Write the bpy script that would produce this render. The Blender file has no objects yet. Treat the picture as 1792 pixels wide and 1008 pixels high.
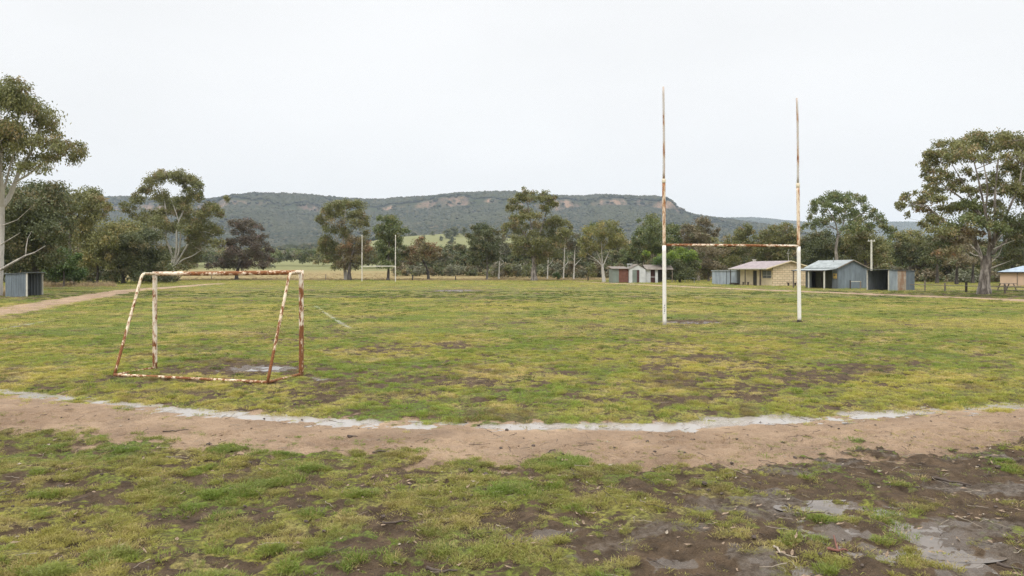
import bpy, math, random
import numpy as np
from mathutils import Vector

SEED = 7
rng = np.random.default_rng(SEED)
random.seed(SEED)
scene = bpy.context.scene
COL = scene.collection
F = 1304.0       # focal length in photograph pixels
HZ = 474.0       # row of the horizon in the photograph
H = 2.03         # eye height (m)

def gp(x, y):
    """photograph pixel on flat ground -> world x, y"""
    Y = F * H / (y - HZ)
    return (x - 896.0) / F * Y, Y
def at(x, y, Y):
    return np.array([(x - 896.0) / F * Y, Y, H - (y - HZ) / F * Y])

# ------------------------------------------------------------------ noise
def _h(ix, iy, s):
    n = (ix.astype(np.int64) * 374761393 + iy.astype(np.int64) * 668265263 + s * 1442695041) & 0xFFFFFFFF
    n = ((n ^ (n >> 13)) * 1274126177) & 0xFFFFFFFF
    n = (n ^ (n >> 16)) & 0xFFFFFFFF
    n = (n * 2246822519) & 0xFFFFFFFF
    return ((n ^ (n >> 15)) & 0xFFFFFF) / float(0xFFFFFF)
def vnoise(x, y, s=0):
    x = np.asarray(x, float); y = np.asarray(y, float)
    ix = np.floor(x); iy = np.floor(y)
    fx = x - ix; fy = y - iy
    fx = fx * fx * (3 - 2 * fx); fy = fy * fy * (3 - 2 * fy)
    a = _h(ix, iy, s); b = _h(ix + 1, iy, s); c = _h(ix, iy + 1, s); d = _h(ix + 1, iy + 1, s)
    return (a * (1 - fx) + b * fx) * (1 - fy) + (c * (1 - fx) + d * fx) * fy
def fbm(x, y, s=0, o=4):
    t = 0; a = 0.5; w = 0
    for k in range(o):
        ca, sa = math.cos(k * 1.1), math.sin(k * 1.1)
        t = t + a * vnoise((x * ca - y * sa) * 2 ** k + 17.3 * k, (x * sa + y * ca) * 2 ** k - 9.1 * k, s + k * 31)
        w += a; a *= 0.5
    return t / w
def sstep(a, b, x):
    t = np.clip((x - a) / (b - a), 0, 1)
    return t * t * (3 - 2 * t)

# ------------------------------------------------------------------ ground plan (metres)
TRACK = np.array([(-47, 120), (-43, 98), (-40, 78), (-35.5, 65), (-26.8, 41), (-24.0, 32), (-20, 22.5), (-14.5, 15.3),
                  (-9, 11.55), (-6.3, 10.5), (-3.5, 9.5), (0, 8.95), (2, 8.95), (4.5, 9.5), (6.2, 9.8), (8, 10.2),
                  (12, 12), (20, 16.8), (29, 27), (34.6, 44), (35.3, 52), (32.3, 61), (28.4, 73.5), (22.4, 94.5), (17, 120), (12, 142)], float)
GUTTER = np.array([(-14, 16.6), (-9.2, 12.8), (-8.0, 12.3), (-6.17, 11.45), (-4.03, 10.5), (-2.3, 10.02), (-.73, 9.75), (.78, 9.70), (1.9, 9.68),
                   (2.75, 9.95), (4.04, 10.25), (5.93, 10.75), (7.87, 11.25), (12, 13.2)], float)
GUTTER[1:-1] *= 1.028; TRACK[8:16] *= 1.012
CHALK = [np.array([gp(548, 533), gp(575, 551), gp(612, 574)]), np.array([gp(-60, 584), gp(0, 577), gp(75, 563)]), np.array([gp(1210, 744), gp(1330, 733)])]
def dist_poly(x, y, P):
    best = np.full(np.shape(x), 1e9)
    for i in range(len(P) - 1):
        ax, ay = P[i]; bx, by = P[i + 1]
        dx, dy = bx - ax, by - ay
        t = np.clip(((x - ax) * dx + (y - ay) * dy) / (dx * dx + dy * dy), 0, 1)
        best = np.minimum(best, np.hypot(x - ax - t * dx, y - ay - t * dy))
    return best
def ell_px(cx, cy, rx, ry):
    X, Y = gp(cx, cy)
    _, Ya = gp(cx, cy - ry); _, Yb = gp(cx, cy + ry)
    return X, (Ya + Yb) / 2, rx / F * Y, (Ya - Yb) / 2
# bare muddy patches seen in the photograph (pixel ellipses turned into ground ellipses)
MUD_AND_SHADE = [ell_px(*e) for e in [(425, 644, 120, 11), (575, 662, 60, 10), (480, 640, 90, 8), (580, 695, 40, 10), (1215, 563, 62, 4.5), (1430, 660, 110, 16),
        (1310, 690, 90, 12), (1250, 625, 70, 8), (1500, 640, 90, 8), (1130, 640, 60, 7), (780, 605, 90, 8), (640, 610, 70, 9), (610, 655, 30, 5),
        (810, 509.5, 60, 4), (900, 524, 90, 2.5), (1100, 545, 70, 3), (320, 528, 60, 3), (440, 527, 40, 2.5), (300, 668, 110, 4), (430, 674, 70, 4), (1180, 700, 60, 10),
        (950, 668, 90, 5), (700, 520, 120, 2), (1060, 700, 40, 6), (840, 700, 50, 4), (1735, 519, 120, 4), (60, 523, 100, 5), (1560, 516, 80, 3), (700, 490.7, 430, .5), (120, 501, 120, 2.5)]]
MUD_AND_SHADE += [(*gp(a, b), .32, .32) for a, b in [(1163, 568), (1399, 563), (271, 645), (527, 657), (200, 659), (468, 672)]] + [(*gp(1722, 514), 2.6, 1.6), (*gp(-4, 517), 2.5, 2.0)]  # small rings at post feet: contact shade painted in as bare soil
PUDS = [ell_px(*e) for e in [(460, 643, 48, 4.2), (560, 659, 26, 4), (1210, 563.5, 40, 1.7), (800, 508.8, 34, 1.6),
        (1490, 884, 85, 9), (1462, 926, 42, 16), (1640, 935, 70, 26), (1580, 968, 85, 16), (1660, 985, 45, 22), (1400, 990, 60, 14), (930, 935, 50, 10), (1150, 985, 50, 10)]]
WORN = [ell_px(*e) for e in [(420, 646, 165, 13), (1222, 563, 75, 5), (590, 668, 75, 11), (800, 509, 60, 3), (1440, 658, 90, 10)]]
PLEV = -0.012

def masks(x, y):
    """track, mud, wet, chalk, verge in 0..1 at ground points"""
    n1 = fbm(x * 2.1, y * 2.1, 3, 5); n2 = fbm(x * 8.0, y * 8.0, 11, 3); n0 = fbm(x * .3, y * .3, 5, 4)
    d = dist_poly(x, y, TRACK)
    hw = 1.02 + .35 * (y > 30) + .3 * np.exp(-((x - 1.6) / 1.2) ** 2) * (y < 9)
    tr = 1 - sstep(-.28, .28, d - hw + (n1 - .5) * 1.3 + (n2 - .5) * .9)
    g = dist_poly(x, y, GUTTER)
    gw = .07 + .13 * np.exp(-((x - 3.2) / 2.2) ** 2) + (n1 - .5) * .4 + (n2 - .5) * .3
    gut = (1 - sstep(-.10, .30, g - gw + (n2 - .5) * .5 + (n1 - .5) * .3)) * (y < 20) * (.38 + .62 * sstep(.38, .60, fbm(x * .9, y * .9, 151, 3)))
    yt = np.interp(x, TRACK[6:19, 0], TRACK[6:19, 1])
    verge = ((y < yt) & (np.abs(x) < 25)).astype(float)
    mud = np.zeros_like(n1); wet = np.zeros_like(n1); pool = gut.copy()
    for (cx, cy, rx, ry) in MUD_AND_SHADE:
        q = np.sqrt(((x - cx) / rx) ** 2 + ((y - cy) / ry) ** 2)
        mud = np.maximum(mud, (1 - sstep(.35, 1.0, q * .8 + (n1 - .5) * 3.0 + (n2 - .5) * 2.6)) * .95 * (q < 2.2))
    for (cx, cy, rx, ry) in PUDS:
        q = np.sqrt(((x - cx) / rx) ** 2 + ((y - cy) / ry) ** 2)
        w = (1 - sstep(.45, 1.35, q + (n1 - .5) * 2.8 + (n2 - .5) * 2.6)) * (q < 2.4)
        wet = np.maximum(wet, w); pool = np.maximum(pool, w); mud = np.maximum(mud, sstep(.1, .5, w))
    for (cx, cy, rx, ry) in WORN:
        q = np.sqrt(((x - cx) / rx) ** 2 + ((y - cy) / ry) ** 2)
        mud = np.maximum(mud, 1 - sstep(.55, 1.25, q + (n1 - .5) * 1.3 + (n2 - .5) * 1.3))
    fv = n1 * .36 + n2 * .38 + n0 * .26
    fieldmud = (1 - sstep(.415, .472, fv)) * .8
    mud = np.maximum(mud, fieldmud * (1 - verge))
    th = np.clip(.497 + .029 * x + .019 * (6.8 - y), .468, .61)
    vv = n1 * .30 + n2 * .34 + n0 * .14 + .22 * fbm(x * 19, y * 19, 23, 2)
    vm = 1 - sstep(-.04, .04, vv - th)
    mud = np.maximum(mud, verge * vm)
    wet = np.maximum(wet, verge * sstep(.49, .56, th) * sstep(.50, .64, fbm(x * 1.7, y * 1.7, 77, 5)) * .55 * (1 - tr))
    wet = np.maximum(wet, gut)
    ch = np.zeros_like(n1)
    for P in CHALK[:2]:
        ch = np.maximum(ch, (1 - sstep(.03, .13, dist_poly(x, y, P))) * sstep(.1, .45, n2))
    return tr, mud, wet, ch, verge, np.stack([gut, pool])

def terrain(x, y):
    x = np.asarray(x, float); y = np.asarray(y, float)
    d = np.maximum(0, y - 158)
    z = .02 * d * d / (d + 12)
    z = z + .05 * (fbm(x * .12, y * .12, 21, 2) - .5) * sstep(11, 30, y)
    z = z + 38 * np.exp(-((x + 90) / 230) ** 2 - ((y - 1120) / 230) ** 2)
    z = z + (fbm(x * .006, y * .006, 51, 3) - .5) * 14 * sstep(350, 900, y)
    return z
def tz(x, y):
    return float(terrain(np.array([x]), np.array([y]))[0])

# ------------------------------------------------------------------ object helpers
def tag(o, label=None, cat=None, group=None, kind=None):
    if label: o['label'] = label
    if cat: o['category'] = cat
    if group: o['group'] = group
    if kind: o['kind'] = kind
    return o
def empty(name, loc, rz=0.0, label=None, cat=None, group=None):
    o = bpy.data.objects.new(name, None); COL.objects.link(o)
    o.empty_display_size = .3
    o.location = [float(v) for v in loc]; o.rotation_euler = (0, 0, rz)
    return tag(o, label, cat, group)
def np_mesh(name, V, Fq, mat, smooth=True, attrs=None):
    me = bpy.data.meshes.new(name)
    V = np.ascontiguousarray(V, np.float32); Fq = np.ascontiguousarray(Fq, np.int32)
    k = Fq.shape[1]
    me.vertices.add(len(V)); me.vertices.foreach_set('co', V.ravel())
    me.loops.add(Fq.size); me.loops.foreach_set('vertex_index', Fq.ravel())
    me.polygons.add(len(Fq)); me.polygons.foreach_set('loop_start', np.arange(0, Fq.size, k, dtype=np.int32))
    try: me.polygons.foreach_set('loop_total', np.full(len(Fq), k, np.int32))
    except Exception: pass
    if smooth: me.polygons.foreach_set('use_smooth', np.ones(len(Fq), bool))
    for an, (typ, arr) in (attrs or {}).items():
        at_ = me.attributes.new(an, typ, 'POINT')
        at_.data.foreach_set('color' if typ == 'FLOAT_COLOR' else 'vector' if typ == 'FLOAT_VECTOR' else 'value', np.ascontiguousarray(arr).ravel())
    me.update(calc_edges=True)
    if mat: me.materials.append(mat)
    return me
def link(name, me, parent=None):
    o = bpy.data.objects.new(name, me); COL.objects.link(o)
    if parent: o.parent = parent
    return o

class MB:
    """collects boxes, prisms and tubes into one mesh"""
    def __init__(s): s.v = []; s.f = []
    def add(s, V, Fs):
        n = len(s.v); s.v += [tuple(float(c) for c in p) for p in V]; s.f += [tuple(int(i) + n for i in f) for f in Fs]; return s
    def box(s, x0, x1, y0, y1, z0, z1):
        return s.add([(x0, y0, z0), (x1, y0, z0), (x1, y1, z0), (x0, y1, z0), (x0, y0, z1), (x1, y0, z1), (x1, y1, z1), (x0, y1, z1)],
                     [(3, 2, 1, 0), (4, 5, 6, 7), (0, 1, 5, 4), (1, 2, 6, 5), (2, 3, 7, 6), (3, 0, 4, 7)])
    def prism(s, poly, axis, a, b):
        """polygon of 2-D points pushed along an axis: 'x' (points y,z) or 'y' (points x,z)"""
        def P(p, t): return (t, p[0], p[1]) if axis == 'x' else (p[0], t, p[1])
        n = len(poly)
        return s.add([P(p, a) for p in poly] + [P(p, b) for p in poly],
                     [tuple(range(n)), tuple(range(2 * n - 1, n - 1, -1))] + [(i, i + n, (i + 1) % n + n, (i + 1) % n) for i in range(n)])
    def tube(s, path, rad, sides=10, cap=True):
        V, Q = tube(np.array(path, float), rad, sides)
        s.add(V, Q)
        if cap:
            n = len(s.v) - len(V)
            s.f.append(tuple(range(n, n + sides))[::-1]); s.f.append(tuple(range(len(s.v) - sides, len(s.v))))
        return s
    def corr(s, a, b, z0, z1a, z1b=None, pitch=.22, amp=.022, th=.012):
        """corrugated upright sheet from a to b (x,y), top may slope"""
        z1b = z1a if z1b is None else z1b
        a = np.array(a, float); b = np.array(b, float); L = np.linalg.norm(b - a); u = (b - a) / L; nrm = np.array([u[1], -u[0]])
        n = max(4, int(L / pitch * 4)); V = []
        for i in range(n + 1):
            t = i / n; o = amp * math.sin(t * L / pitch * 2 * math.pi)
            for k in (0, 1):
                p = a + u * t * L + nrm * (o + th * (1 - 2 * k)); zt = z1a + (z1b - z1a) * t
                V += [(p[0], p[1], z0), (p[0], p[1], zt)]
        Fs = []
        for i in range(n):
            q = i * 4
            Fs += [(q, q + 4, q + 5, q + 1), (q + 6, q + 2, q + 3, q + 7), (q + 1, q + 5, q + 7, q + 3), (q, q + 2, q + 6, q + 4)]
        Fs += [(0, 1, 3, 2), (n * 4, n * 4 + 2, n * 4 + 3, n * 4 + 1)]
        return s.add(V, Fs)
    def build(s, name, mat, parent=None, smooth=False, bevel=0):
        me = bpy.data.meshes.new(name); me.from_pydata(s.v, [], s.f); me.update()
        me.materials.append(mat)
        if smooth: me.polygons.foreach_set('use_smooth', [True] * len(me.polygons))
        o = link(name, me, parent)
        if bevel:
            m = o.modifiers.new('bevel', 'BEVEL'); m.width = bevel; m.segments = 2; m.limit_method = 'ANGLE'
        return o

def tube(P, rad, sides=8):
    P = np.asarray(P, float); n = len(P)
    rad = np.full(n, float(rad)) if np.isscalar(rad) else np.asarray(rad, float)
    T = np.gradient(P, axis=0); T /= np.linalg.norm(T, axis=1, keepdims=True) + 1e-9
    ref = np.array([0.31, 0.95, 0.05]) if abs(T[:, 2]).mean() > .5 else np.array([0.05, 0.1, 1.0])
    A = np.cross(T, ref); A /= np.linalg.norm(A, axis=1, keepdims=True) + 1e-9
    B = np.cross(T, A)
    ang = np.arange(sides) / sides * 2 * math.pi
    V = P[:, None, :] + rad[:, None, None] * (np.cos(ang)[None, :, None] * A[:, None, :] + np.sin(ang)[None, :, None] * B[:, None, :])
    i = np.arange(n - 1)[:, None] * sides; j = np.arange(sides)[None, :]; j2 = (j + 1) % sides
    Q = np.stack([i + j, i + j2, i + sides + j2, i + sides + j], -1).reshape(-1, 4)
    return V.reshape(-1, 3), Q

# ------------------------------------------------------------------ materials
def nmat(name):
    m = bpy.data.materials.new(name); m.use_nodes = True
    nt = m.node_tree; b = nt.nodes['Principled BSDF']
    return m, nt, b
def N(nt, typ, **kw):
    n = nt.nodes.new(typ)
    for k, v in kw.items():
        if k.startswith('i_'):
            n.inputs[k[2:].replace('_', ' ')].default_value = v
        else: setattr(n, k, v)
    return n
def L(nt, a, b): nt.links.new(a, b)
def noise(nt, vec, scale, detail=4, rough=.55, dist=0):
    n = N(nt, 'ShaderNodeTexNoise'); n.inputs['Scale'].default_value = scale; n.inputs['Detail'].default_value = detail
    n.inputs['Roughness'].default_value = rough; n.inputs['Distortion'].default_value = dist
    if vec is not None: L(nt, vec, n.inputs['Vector'])
    return n.outputs['Fac']
def ramp(nt, fac, stops):
    r = N(nt, 'ShaderNodeValToRGB'); e = r.color_ramp.elements
    while len(e) < len(stops): e.new(.5)
    for i, (p, c) in enumerate(stops):
        e[i].position = p; e[i].color = (c, c, c, 1) if np.isscalar(c) else (*c, 1)
    L(nt, fac, r.inputs['Fac']); return r.outputs['Color']
def mix(nt, fac, a, b, blend='MIX'):
    m = N(nt, 'ShaderNodeMix', data_type='RGBA', blend_type=blend)
    for sock, v in ((m.inputs['Factor'], fac), (m.inputs['A'], a), (m.inputs['B'], b)):
        if hasattr(v, 'node'): L(nt, v, sock)
        elif np.isscalar(v): sock.default_value = v
        else: sock.default_value = (*v, 1)
    return m.outputs['Result']
def math_(nt, op, a, b=0.0, c=None, clamp=False):
    m = N(nt, 'ShaderNodeMath', operation=op); m.use_clamp = clamp
    for i, v in enumerate((a, b) if c is None else (a, b, c)):
        if hasattr(v, 'node'): L(nt, v, m.inputs[i])
        else: m.inputs[i].default_value = v
    return m.outputs[0]
def attr(nt, name, color=False):
    a = N(nt, 'ShaderNodeAttribute'); a.attribute_name = name
    return a.outputs['Color'] if color else a.outputs['Fac']
def bump(nt, b, h, strength=.4, dist=.02):
    n = N(nt, 'ShaderNodeBump'); n.inputs['Strength'].default_value = strength; n.inputs['Distance'].default_value = dist
    L(nt, h, n.inputs['Height']); L(nt, n.outputs['Normal'], b.inputs['Normal'])
def plain(name, col, rough=.7, metal=0, var=.25, scale=3.0, detail=5, coord='Object', bmp=0):
    m, nt, b = nmat(name)
    tc = N(nt, 'ShaderNodeTexCoord').outputs[coord]
    f = noise(nt, tc, scale, detail)
    c = mix(nt, ramp(nt, f, [(.3, 0), (.7, 1)]), [v * (1 - var) for v in col], [min(1, v * (1 + var)) for v in col])
    L(nt, c, b.inputs['Base Color']); b.inputs['Roughness'].default_value = rough; b.inputs['Metallic'].default_value = metal
    if bmp: bump(nt, b, noise(nt, tc, scale * 8, 4), bmp, .02)
    return m

GREEN_A = (.45, .41, .085); GREEN_B = (.195, .285, .045); STRAW = (.56, .45, .20); DARKG = (.07, .105, .022)
def grass_colour(nt, pos, gain=1.0):
    """colour of the turf at a place: broad yellow and green patches, small darker and straw flecks"""
    n0 = noise(nt, pos, .13, 4, .6, .5); n1 = noise(nt, pos, .38, 5, .66, .5); n2 = noise(nt, pos, 2.1, 4, .6); n3 = noise(nt, pos, 9.0, 3, .6)
    k = math_(nt, 'ADD', math_(nt, 'MULTIPLY', n0, .5), math_(nt, 'MULTIPLY', n1, .5))
    c = mix(nt, ramp(nt, k, [(.43, 0), (.56, 1)]), GREEN_A, GREEN_B)
    s = math_(nt, 'ADD', math_(nt, 'MULTIPLY', n1, .5), math_(nt, 'MULTIPLY', n2, .5))
    c = mix(nt, ramp(nt, s, [(.38, .95), (.49, 0)]), c, STRAW)
    nb = noise(nt, pos, .55, 5, .7, .6); c = mix(nt, ramp(nt, nb, [(.36, .8), (.44, 0)]), c, (.19, .135, .07))
    c = mix(nt, ramp(nt, n2, [(.54, 0), (.72, .65)]), c, DARKG)
    c = mix(nt, ramp(nt, n3, [(.34, .6), (.52, 0)]), c, (.21, .15, .065))
    if gain != 1: c = mix(nt, 1.0, c, (gain, gain, gain), 'MULTIPLY')
    return c
M = {}
def make_materials():
    # --- ground: turf thatch, mud, sandy track, wet silt
    m, nt, b = nmat('ground_soil_and_turf'); pos = N(nt, 'ShaderNodeNewGeometry').outputs['Position']
    tr, mud, wet, ch = (attr(nt, a) for a in ('track', 'mud', 'wet', 'chalk'))
    n5 = noise(nt, pos, 5, 6, .65); n20 = noise(nt, pos, 22, 5, .65); n1 = noise(nt, pos, .8, 4, .6); n80 = noise(nt, pos, 90, 3, .6)
    g = grass_colour(nt, pos, .80)
    g = mix(nt, ramp(nt, n20, [(.42, .8), (.60, 0)]), g, (.075, .058, .030))
    mudc = mix(nt, ramp(nt, n5, [(.3, 0), (.7, 1)]), (.048, .033, .021), (.165, .113, .070))
    mudc = mix(nt, ramp(nt, n80, [(.62, 0), (.75, .6)]), mudc, (.25, .19, .135))
    mudc = mix(nt, ramp(nt, n20, [(.56, 0), (.75, .7)]), mudc, (.032, .023, .017))
    trc = mix(nt, ramp(nt, n1, [(.35, 0), (.65, 1)]), (.31, .212, .138), (.46, .325, .215))
    nd = noise(nt, pos, .55, 5, .65, .8); trc = mix(nt, ramp(nt, nd, [(.50, 0), (.66, .6)]), trc, (.185, .13, .09))
    trc = mix(nt, ramp(nt, n5, [(.54, 0), (.74, .6)]), trc, (.22, .165, .125))
    trc = mix(nt, ramp(nt, n80, [(.60, 0), (.72, .7)]), trc, (.12, .09, .07))
    trc = mix(nt, ramp(nt, n80, [(.28, .5), (.40, 0)]), trc, (.52, .42, .33))
    br = math_(nt, 'ADD', mud, math_(nt, 'MULTIPLY', math_(nt, 'SUBTRACT', n20, .5), .9))
    c = mix(nt, ramp(nt, br, [(.35, 0), (.6, 1)]), g, mudc)
    bt = math_(nt, 'ADD', tr, math_(nt, 'MULTIPLY', math_(nt, 'SUBTRACT', n5, .5), .7))
    c = mix(nt, ramp(nt, bt, [(.32, 0), (.62, 1)]), c, trc)
    wr = ramp(nt, math_(nt, 'ADD', wet, math_(nt, 'MULTIPLY', math_(nt, 'SUBTRACT', n5, .5), .8)), [(.4, 0), (.65, 1)])
    silt = mix(nt, ramp(nt, n20, [(.4, 0), (.65, 1)]), (.17, .135, .10), (.06, .045, .033))
    silt = mix(nt, attr(nt, 'pool'), silt, mix(nt, n5, (.045, .032, .022), (.115, .086, .062)))
    silt = mix(nt, attr(nt, 'gut'), silt, mix(nt, n5, (.22, .185, .155), (.44, .40, .36)))
    c = mix(nt, math_(nt, 'MULTIPLY', wr, .9), c, silt)
    c = mix(nt, math_(nt, 'MULTIPLY', ch, .5), c, (.6, .6, .55))
    L(nt, c, b.inputs['Base Color'])
    rr = mix(nt, wr, (.9, .9, .9), mix(nt, attr(nt, 'pool'), ramp(nt, n20, [(.4, .26), (.62, .8)]), mix(nt, attr(nt, 'gut'), ramp(nt, n20, [(.4, .16), (.62, .6)]), (.14, .14, .14)))); L(nt, rr, b.inputs['Roughness'])
    L(nt, mix(nt, wr, (.18, .18, .18), (.5, .5, .5)), b.inputs['Specular IOR Level'])
    hh = math_(nt, 'ADD', n20, math_(nt, 'MULTIPLY', n80, .5)); bump(nt, b, hh, 1.0, .06); bn = [n for n in nt.nodes if n.type == 'BUMP'][0]; L(nt, math_(nt, 'SUBTRACT', 1.0, math_(nt, 'MULTIPLY', attr(nt, 'pool'), .55)), bn.inputs['Strength'])
    M['ground'] = m
    # --- paddock beyond the field: dry grass, greener further off
    m, nt, b = nmat('dry_paddock_grass'); pos = N(nt, 'ShaderNodeNewGeometry').outputs['Position']
    n1 = noise(nt, pos, .035, 4, .6); n2 = noise(nt, pos, .3, 5, .65)
    c = mix(nt, ramp(nt, n2, [(.3, 0), (.7, 1)]), (.20, .16, .075), (.30, .235, .115))
    far = N(nt, 'ShaderNodeMapRange'); sep = N(nt, 'ShaderNodeSeparateXYZ'); L(nt, pos, sep.inputs[0]); L(nt, sep.outputs['Y'], far.inputs['Value'])
    far.inputs['From Min'].default_value = 200; far.inputs['From Max'].default_value = 360
    k = math_(nt, 'ADD', far.outputs[0], math_(nt, 'MULTIPLY', math_(nt, 'SUBTRACT', n1, .5), 1.2))
    c = mix(nt, ramp(nt, k, [(.3, 0), (.7, 1)]), c, mix(nt, n2, (.145, .155, .065), (.215, .205, .095)))
    L(nt, c, b.inputs['Base Color']); b.inputs['Roughness'].default_value = 1; b.inputs['Specular IOR Level'].default_value = .1
    bump(nt, b, noise(nt, pos, 3, 4), .6, .2)
    M['paddock'] = m
    # --- hills: forest floor with bare orange rock on steep faces
    m, nt, b = nmat('forested_hill'); geo = N(nt, 'ShaderNodeNewGeometry'); pos = geo.outputs['Position']
    sep = N(nt, 'ShaderNodeSeparateXYZ'); L(nt, geo.outputs['True Normal'], sep.inputs[0])
    n1 = noise(nt, pos, .012, 4, .6); n2 = noise(nt, pos, .06, 5, .65)
    c = mix(nt, ramp(nt, n2, [(.3, 0), (.7, 1)]), (.028, .036, .017), (.062, .066, .032))
    st = N(nt, 'ShaderNodeVectorMath', operation='MULTIPLY'); L(nt, pos, st.inputs[0]); st.inputs[1].default_value = (.03, .03, .006)
    n3 = noise(nt, st.outputs[0], 1.0, 5, .7)
    rock = mix(nt, ramp(nt, n3, [(.35, 0), (.65, 1)]), (.125, .095, .076), (.33, .21, .135))
    rock = mix(nt, ramp(nt, n2, [(.48, 0), (.60, .9)]), rock, (.045, .05, .03))
    n9 = noise(nt, pos, .0055, 3, .5); rock = mix(nt, ramp(nt, n9, [(.30, .7), (.40, 0)]), rock, (.06, .058, .042))
    steep = math_(nt, 'ADD', sep.outputs['Z'], math_(nt, 'MULTIPLY', math_(nt, 'SUBTRACT', n1, .5), .9))
    c = mix(nt, ramp(nt, steep, [(.50, 1), (.72, 0)]), c, rock)
    L(nt, c, b.inputs['Base Color']); b.inputs['Roughness'].default_value = 1; b.inputs['Specular IOR Level'].default_value = .05
    M['hill'] = m
    # --- foliage (colour of each leaf comes with the mesh)
    def leaf(name):
        m, nt, b = nmat(name)
        c = attr(nt, 'leaf_colour', True)
        L(nt, c, b.inputs['Base Color']); b.inputs['Roughness'].default_value = .5; b.inputs['Specular IOR Level'].default_value = .45
        tl = N(nt, 'ShaderNodeBsdfTranslucent'); L(nt, c, tl.inputs['Color'])
        ms = N(nt, 'ShaderNodeMixShader'); ms.inputs['Fac'].default_value = .25
        L(nt, b.outputs[0], ms.inputs[1]); L(nt, tl.outputs[0], ms.inputs[2])
        L(nt, ms.outputs[0], nt.nodes['Material Output'].inputs['Surface'])
        return m
    M['leaf'] = leaf('gum_leaves')
    # --- far forest crowns
    m, nt, b = nmat('distant_crowns'); oi = N(nt, 'ShaderNodeObjectInfo'); pos = N(nt, 'ShaderNodeNewGeometry').outputs['Position']
    c = ramp(nt, oi.outputs['Random'], [(0, (.022, .028, .018)), (.45, (.040, .044, .027)), (.8, (.066, .062, .038)), (1, (.10, .082, .052))])
    c = mix(nt, ramp(nt, noise(nt, pos, .004, 3), [(.35, 0), (.65, .7)]), c, (.07, .072, .036))
    L(nt, c, b.inputs['Base Color']); b.inputs['Roughness'].default_value = 1; b.inputs['Specular IOR Level'].default_value = .05
    bump(nt, b, noise(nt, pos, .6, 3), 1, 1.0)
    M['crown_far'] = m
    # --- grass blades
    def blade(name, tint=None, f=0.0, gain=1.0):
        m, nt, b = nmat(name); pos = N(nt, 'ShaderNodeNewGeometry').outputs['Position']
        oi = N(nt, 'ShaderNodeObjectInfo')
        c = grass_colour(nt, pos, gain)
        c = mix(nt, math_(nt, 'MULTIPLY', oi.outputs['Random'], .45), c, (.33, .27, .085))
        if tint: c = mix(nt, f, c, tint)
        L(nt, c, b.inputs['Base Color']); b.inputs['Roughness'].default_value = .55; b.inputs['Specular IOR Level'].default_value = .3
        tl = N(nt, 'ShaderNodeBsdfTranslucent'); L(nt, c, tl.inputs['Color'])
        ms = N(nt, 'ShaderNodeMixShader'); ms.inputs['Fac'].default_value = .35
        L(nt, b.outputs[0], ms.inputs[1]); L(nt, tl.outputs[0], ms.inputs[2]); L(nt, ms.outputs[0], nt.nodes['Material Output'].inputs['Surface'])
        return m
    M['blade'] = blade('turf_blades', None, 0, 1.25)
    M['blade_verge'] = blade('verge_blades', (.19, .165, .060), .38, 1.12)
    M['blade_dark'] = blade('dark_blades', (.055, .095, .02), .85)
    M['blade_lush'] = blade('lush_blades', (.13, .205, .032), .65)
    M['blade_dry'] = blade('dry_blades', (.46, .35, .16), .85)
    M['blade_tall'] = plain('tall_dry_blades', (.36, .27, .15), .8, 0, .3, .6)
    # --- bark
    def bark(name, a, c2, sc=3.0, thr=(.42, .58)):
        m, nt, b = nmat(name); tc = N(nt, 'ShaderNodeTexCoord').outputs['Object']
        mp = N(nt, 'ShaderNodeMapping'); mp.inputs['Scale'].default_value = (1, 1, .25); L(nt, tc, mp.inputs['Vector'])
        f = noise(nt, mp.outputs[0], sc, 6, .65, .6)
        c = mix(nt, ramp(nt, f, [(thr[0], 0), (thr[1], 1)]), a, c2)
        L(nt, c, b.inputs['Base Color']); b.inputs['Roughness'].default_value = .85; bump(nt, b, f, .8, .06)
        return m
    M['bark_white'] = bark('smooth_white_bark', (.50, .47, .42), (.24, .21, .18), 1.6, (.5, .72))
    M['bark_grey'] = bark('grey_brown_bark', (.10, .082, .068), (.40, .355, .31), 3.2, (.42, .66))
    M['bark_dark'] = bark('dark_rough_bark', (.045, .038, .032), (.115, .095, .08), 3.0)
    M['bark_dead'] = bark('bleached_dead_wood', (.52, .48, .42), (.30, .27, .24), 2.5)
    # --- painted rusty steel
    def rusty(name, paint, amount, sc=6.0, stretch=(1, 1, .35), dark=(.10, .038, .016), mid=(.30, .115, .035), zg=0.0, zmid=1.0):
        m, nt, b = nmat(name); tc = N(nt, 'ShaderNodeTexCoord').outputs['Object']
        mp = N(nt, 'ShaderNodeMapping'); mp.inputs['Scale'].default_value = stretch; L(nt, tc, mp.inputs['Vector'])
        f = noise(nt, mp.outputs[0], sc, 7, .68, .3); f2 = noise(nt, mp.outputs[0], sc * 4, 5, .6); f3 = noise(nt, mp.outputs[0], sc * .22, 3, .5)
        r = mix(nt, ramp(nt, f2, [(.35, 0), (.65, 1)]), dark, mid)
        k = math_(nt, 'ADD', math_(nt, 'MULTIPLY', f, .6), math_(nt, 'MULTIPLY', f3, .4))
        if zg:      # more rust towards the wet foot of the bar
            sp = N(nt, 'ShaderNodeSeparateXYZ'); L(nt, tc, sp.inputs[0]); k = math_(nt, 'ADD', k, math_(nt, 'MULTIPLY', math_(nt, 'SUBTRACT', sp.outputs['Z'], zmid), zg))
        fac = ramp(nt, k, [(amount - .018, 1), (amount + .018, 0)])
        p = mix(nt, ramp(nt, f2, [(.45, 0), (.7, .45)]), paint, (paint[0] * .75, paint[1] * .62, paint[2] * .5))
        halo = ramp(nt, k, [(amount, .75), (amount + .07, 0)])
        p = mix(nt, halo, p, (.46, .26, .12))
        L(nt, mix(nt, fac, p, r), b.inputs['Base Color'])
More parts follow.
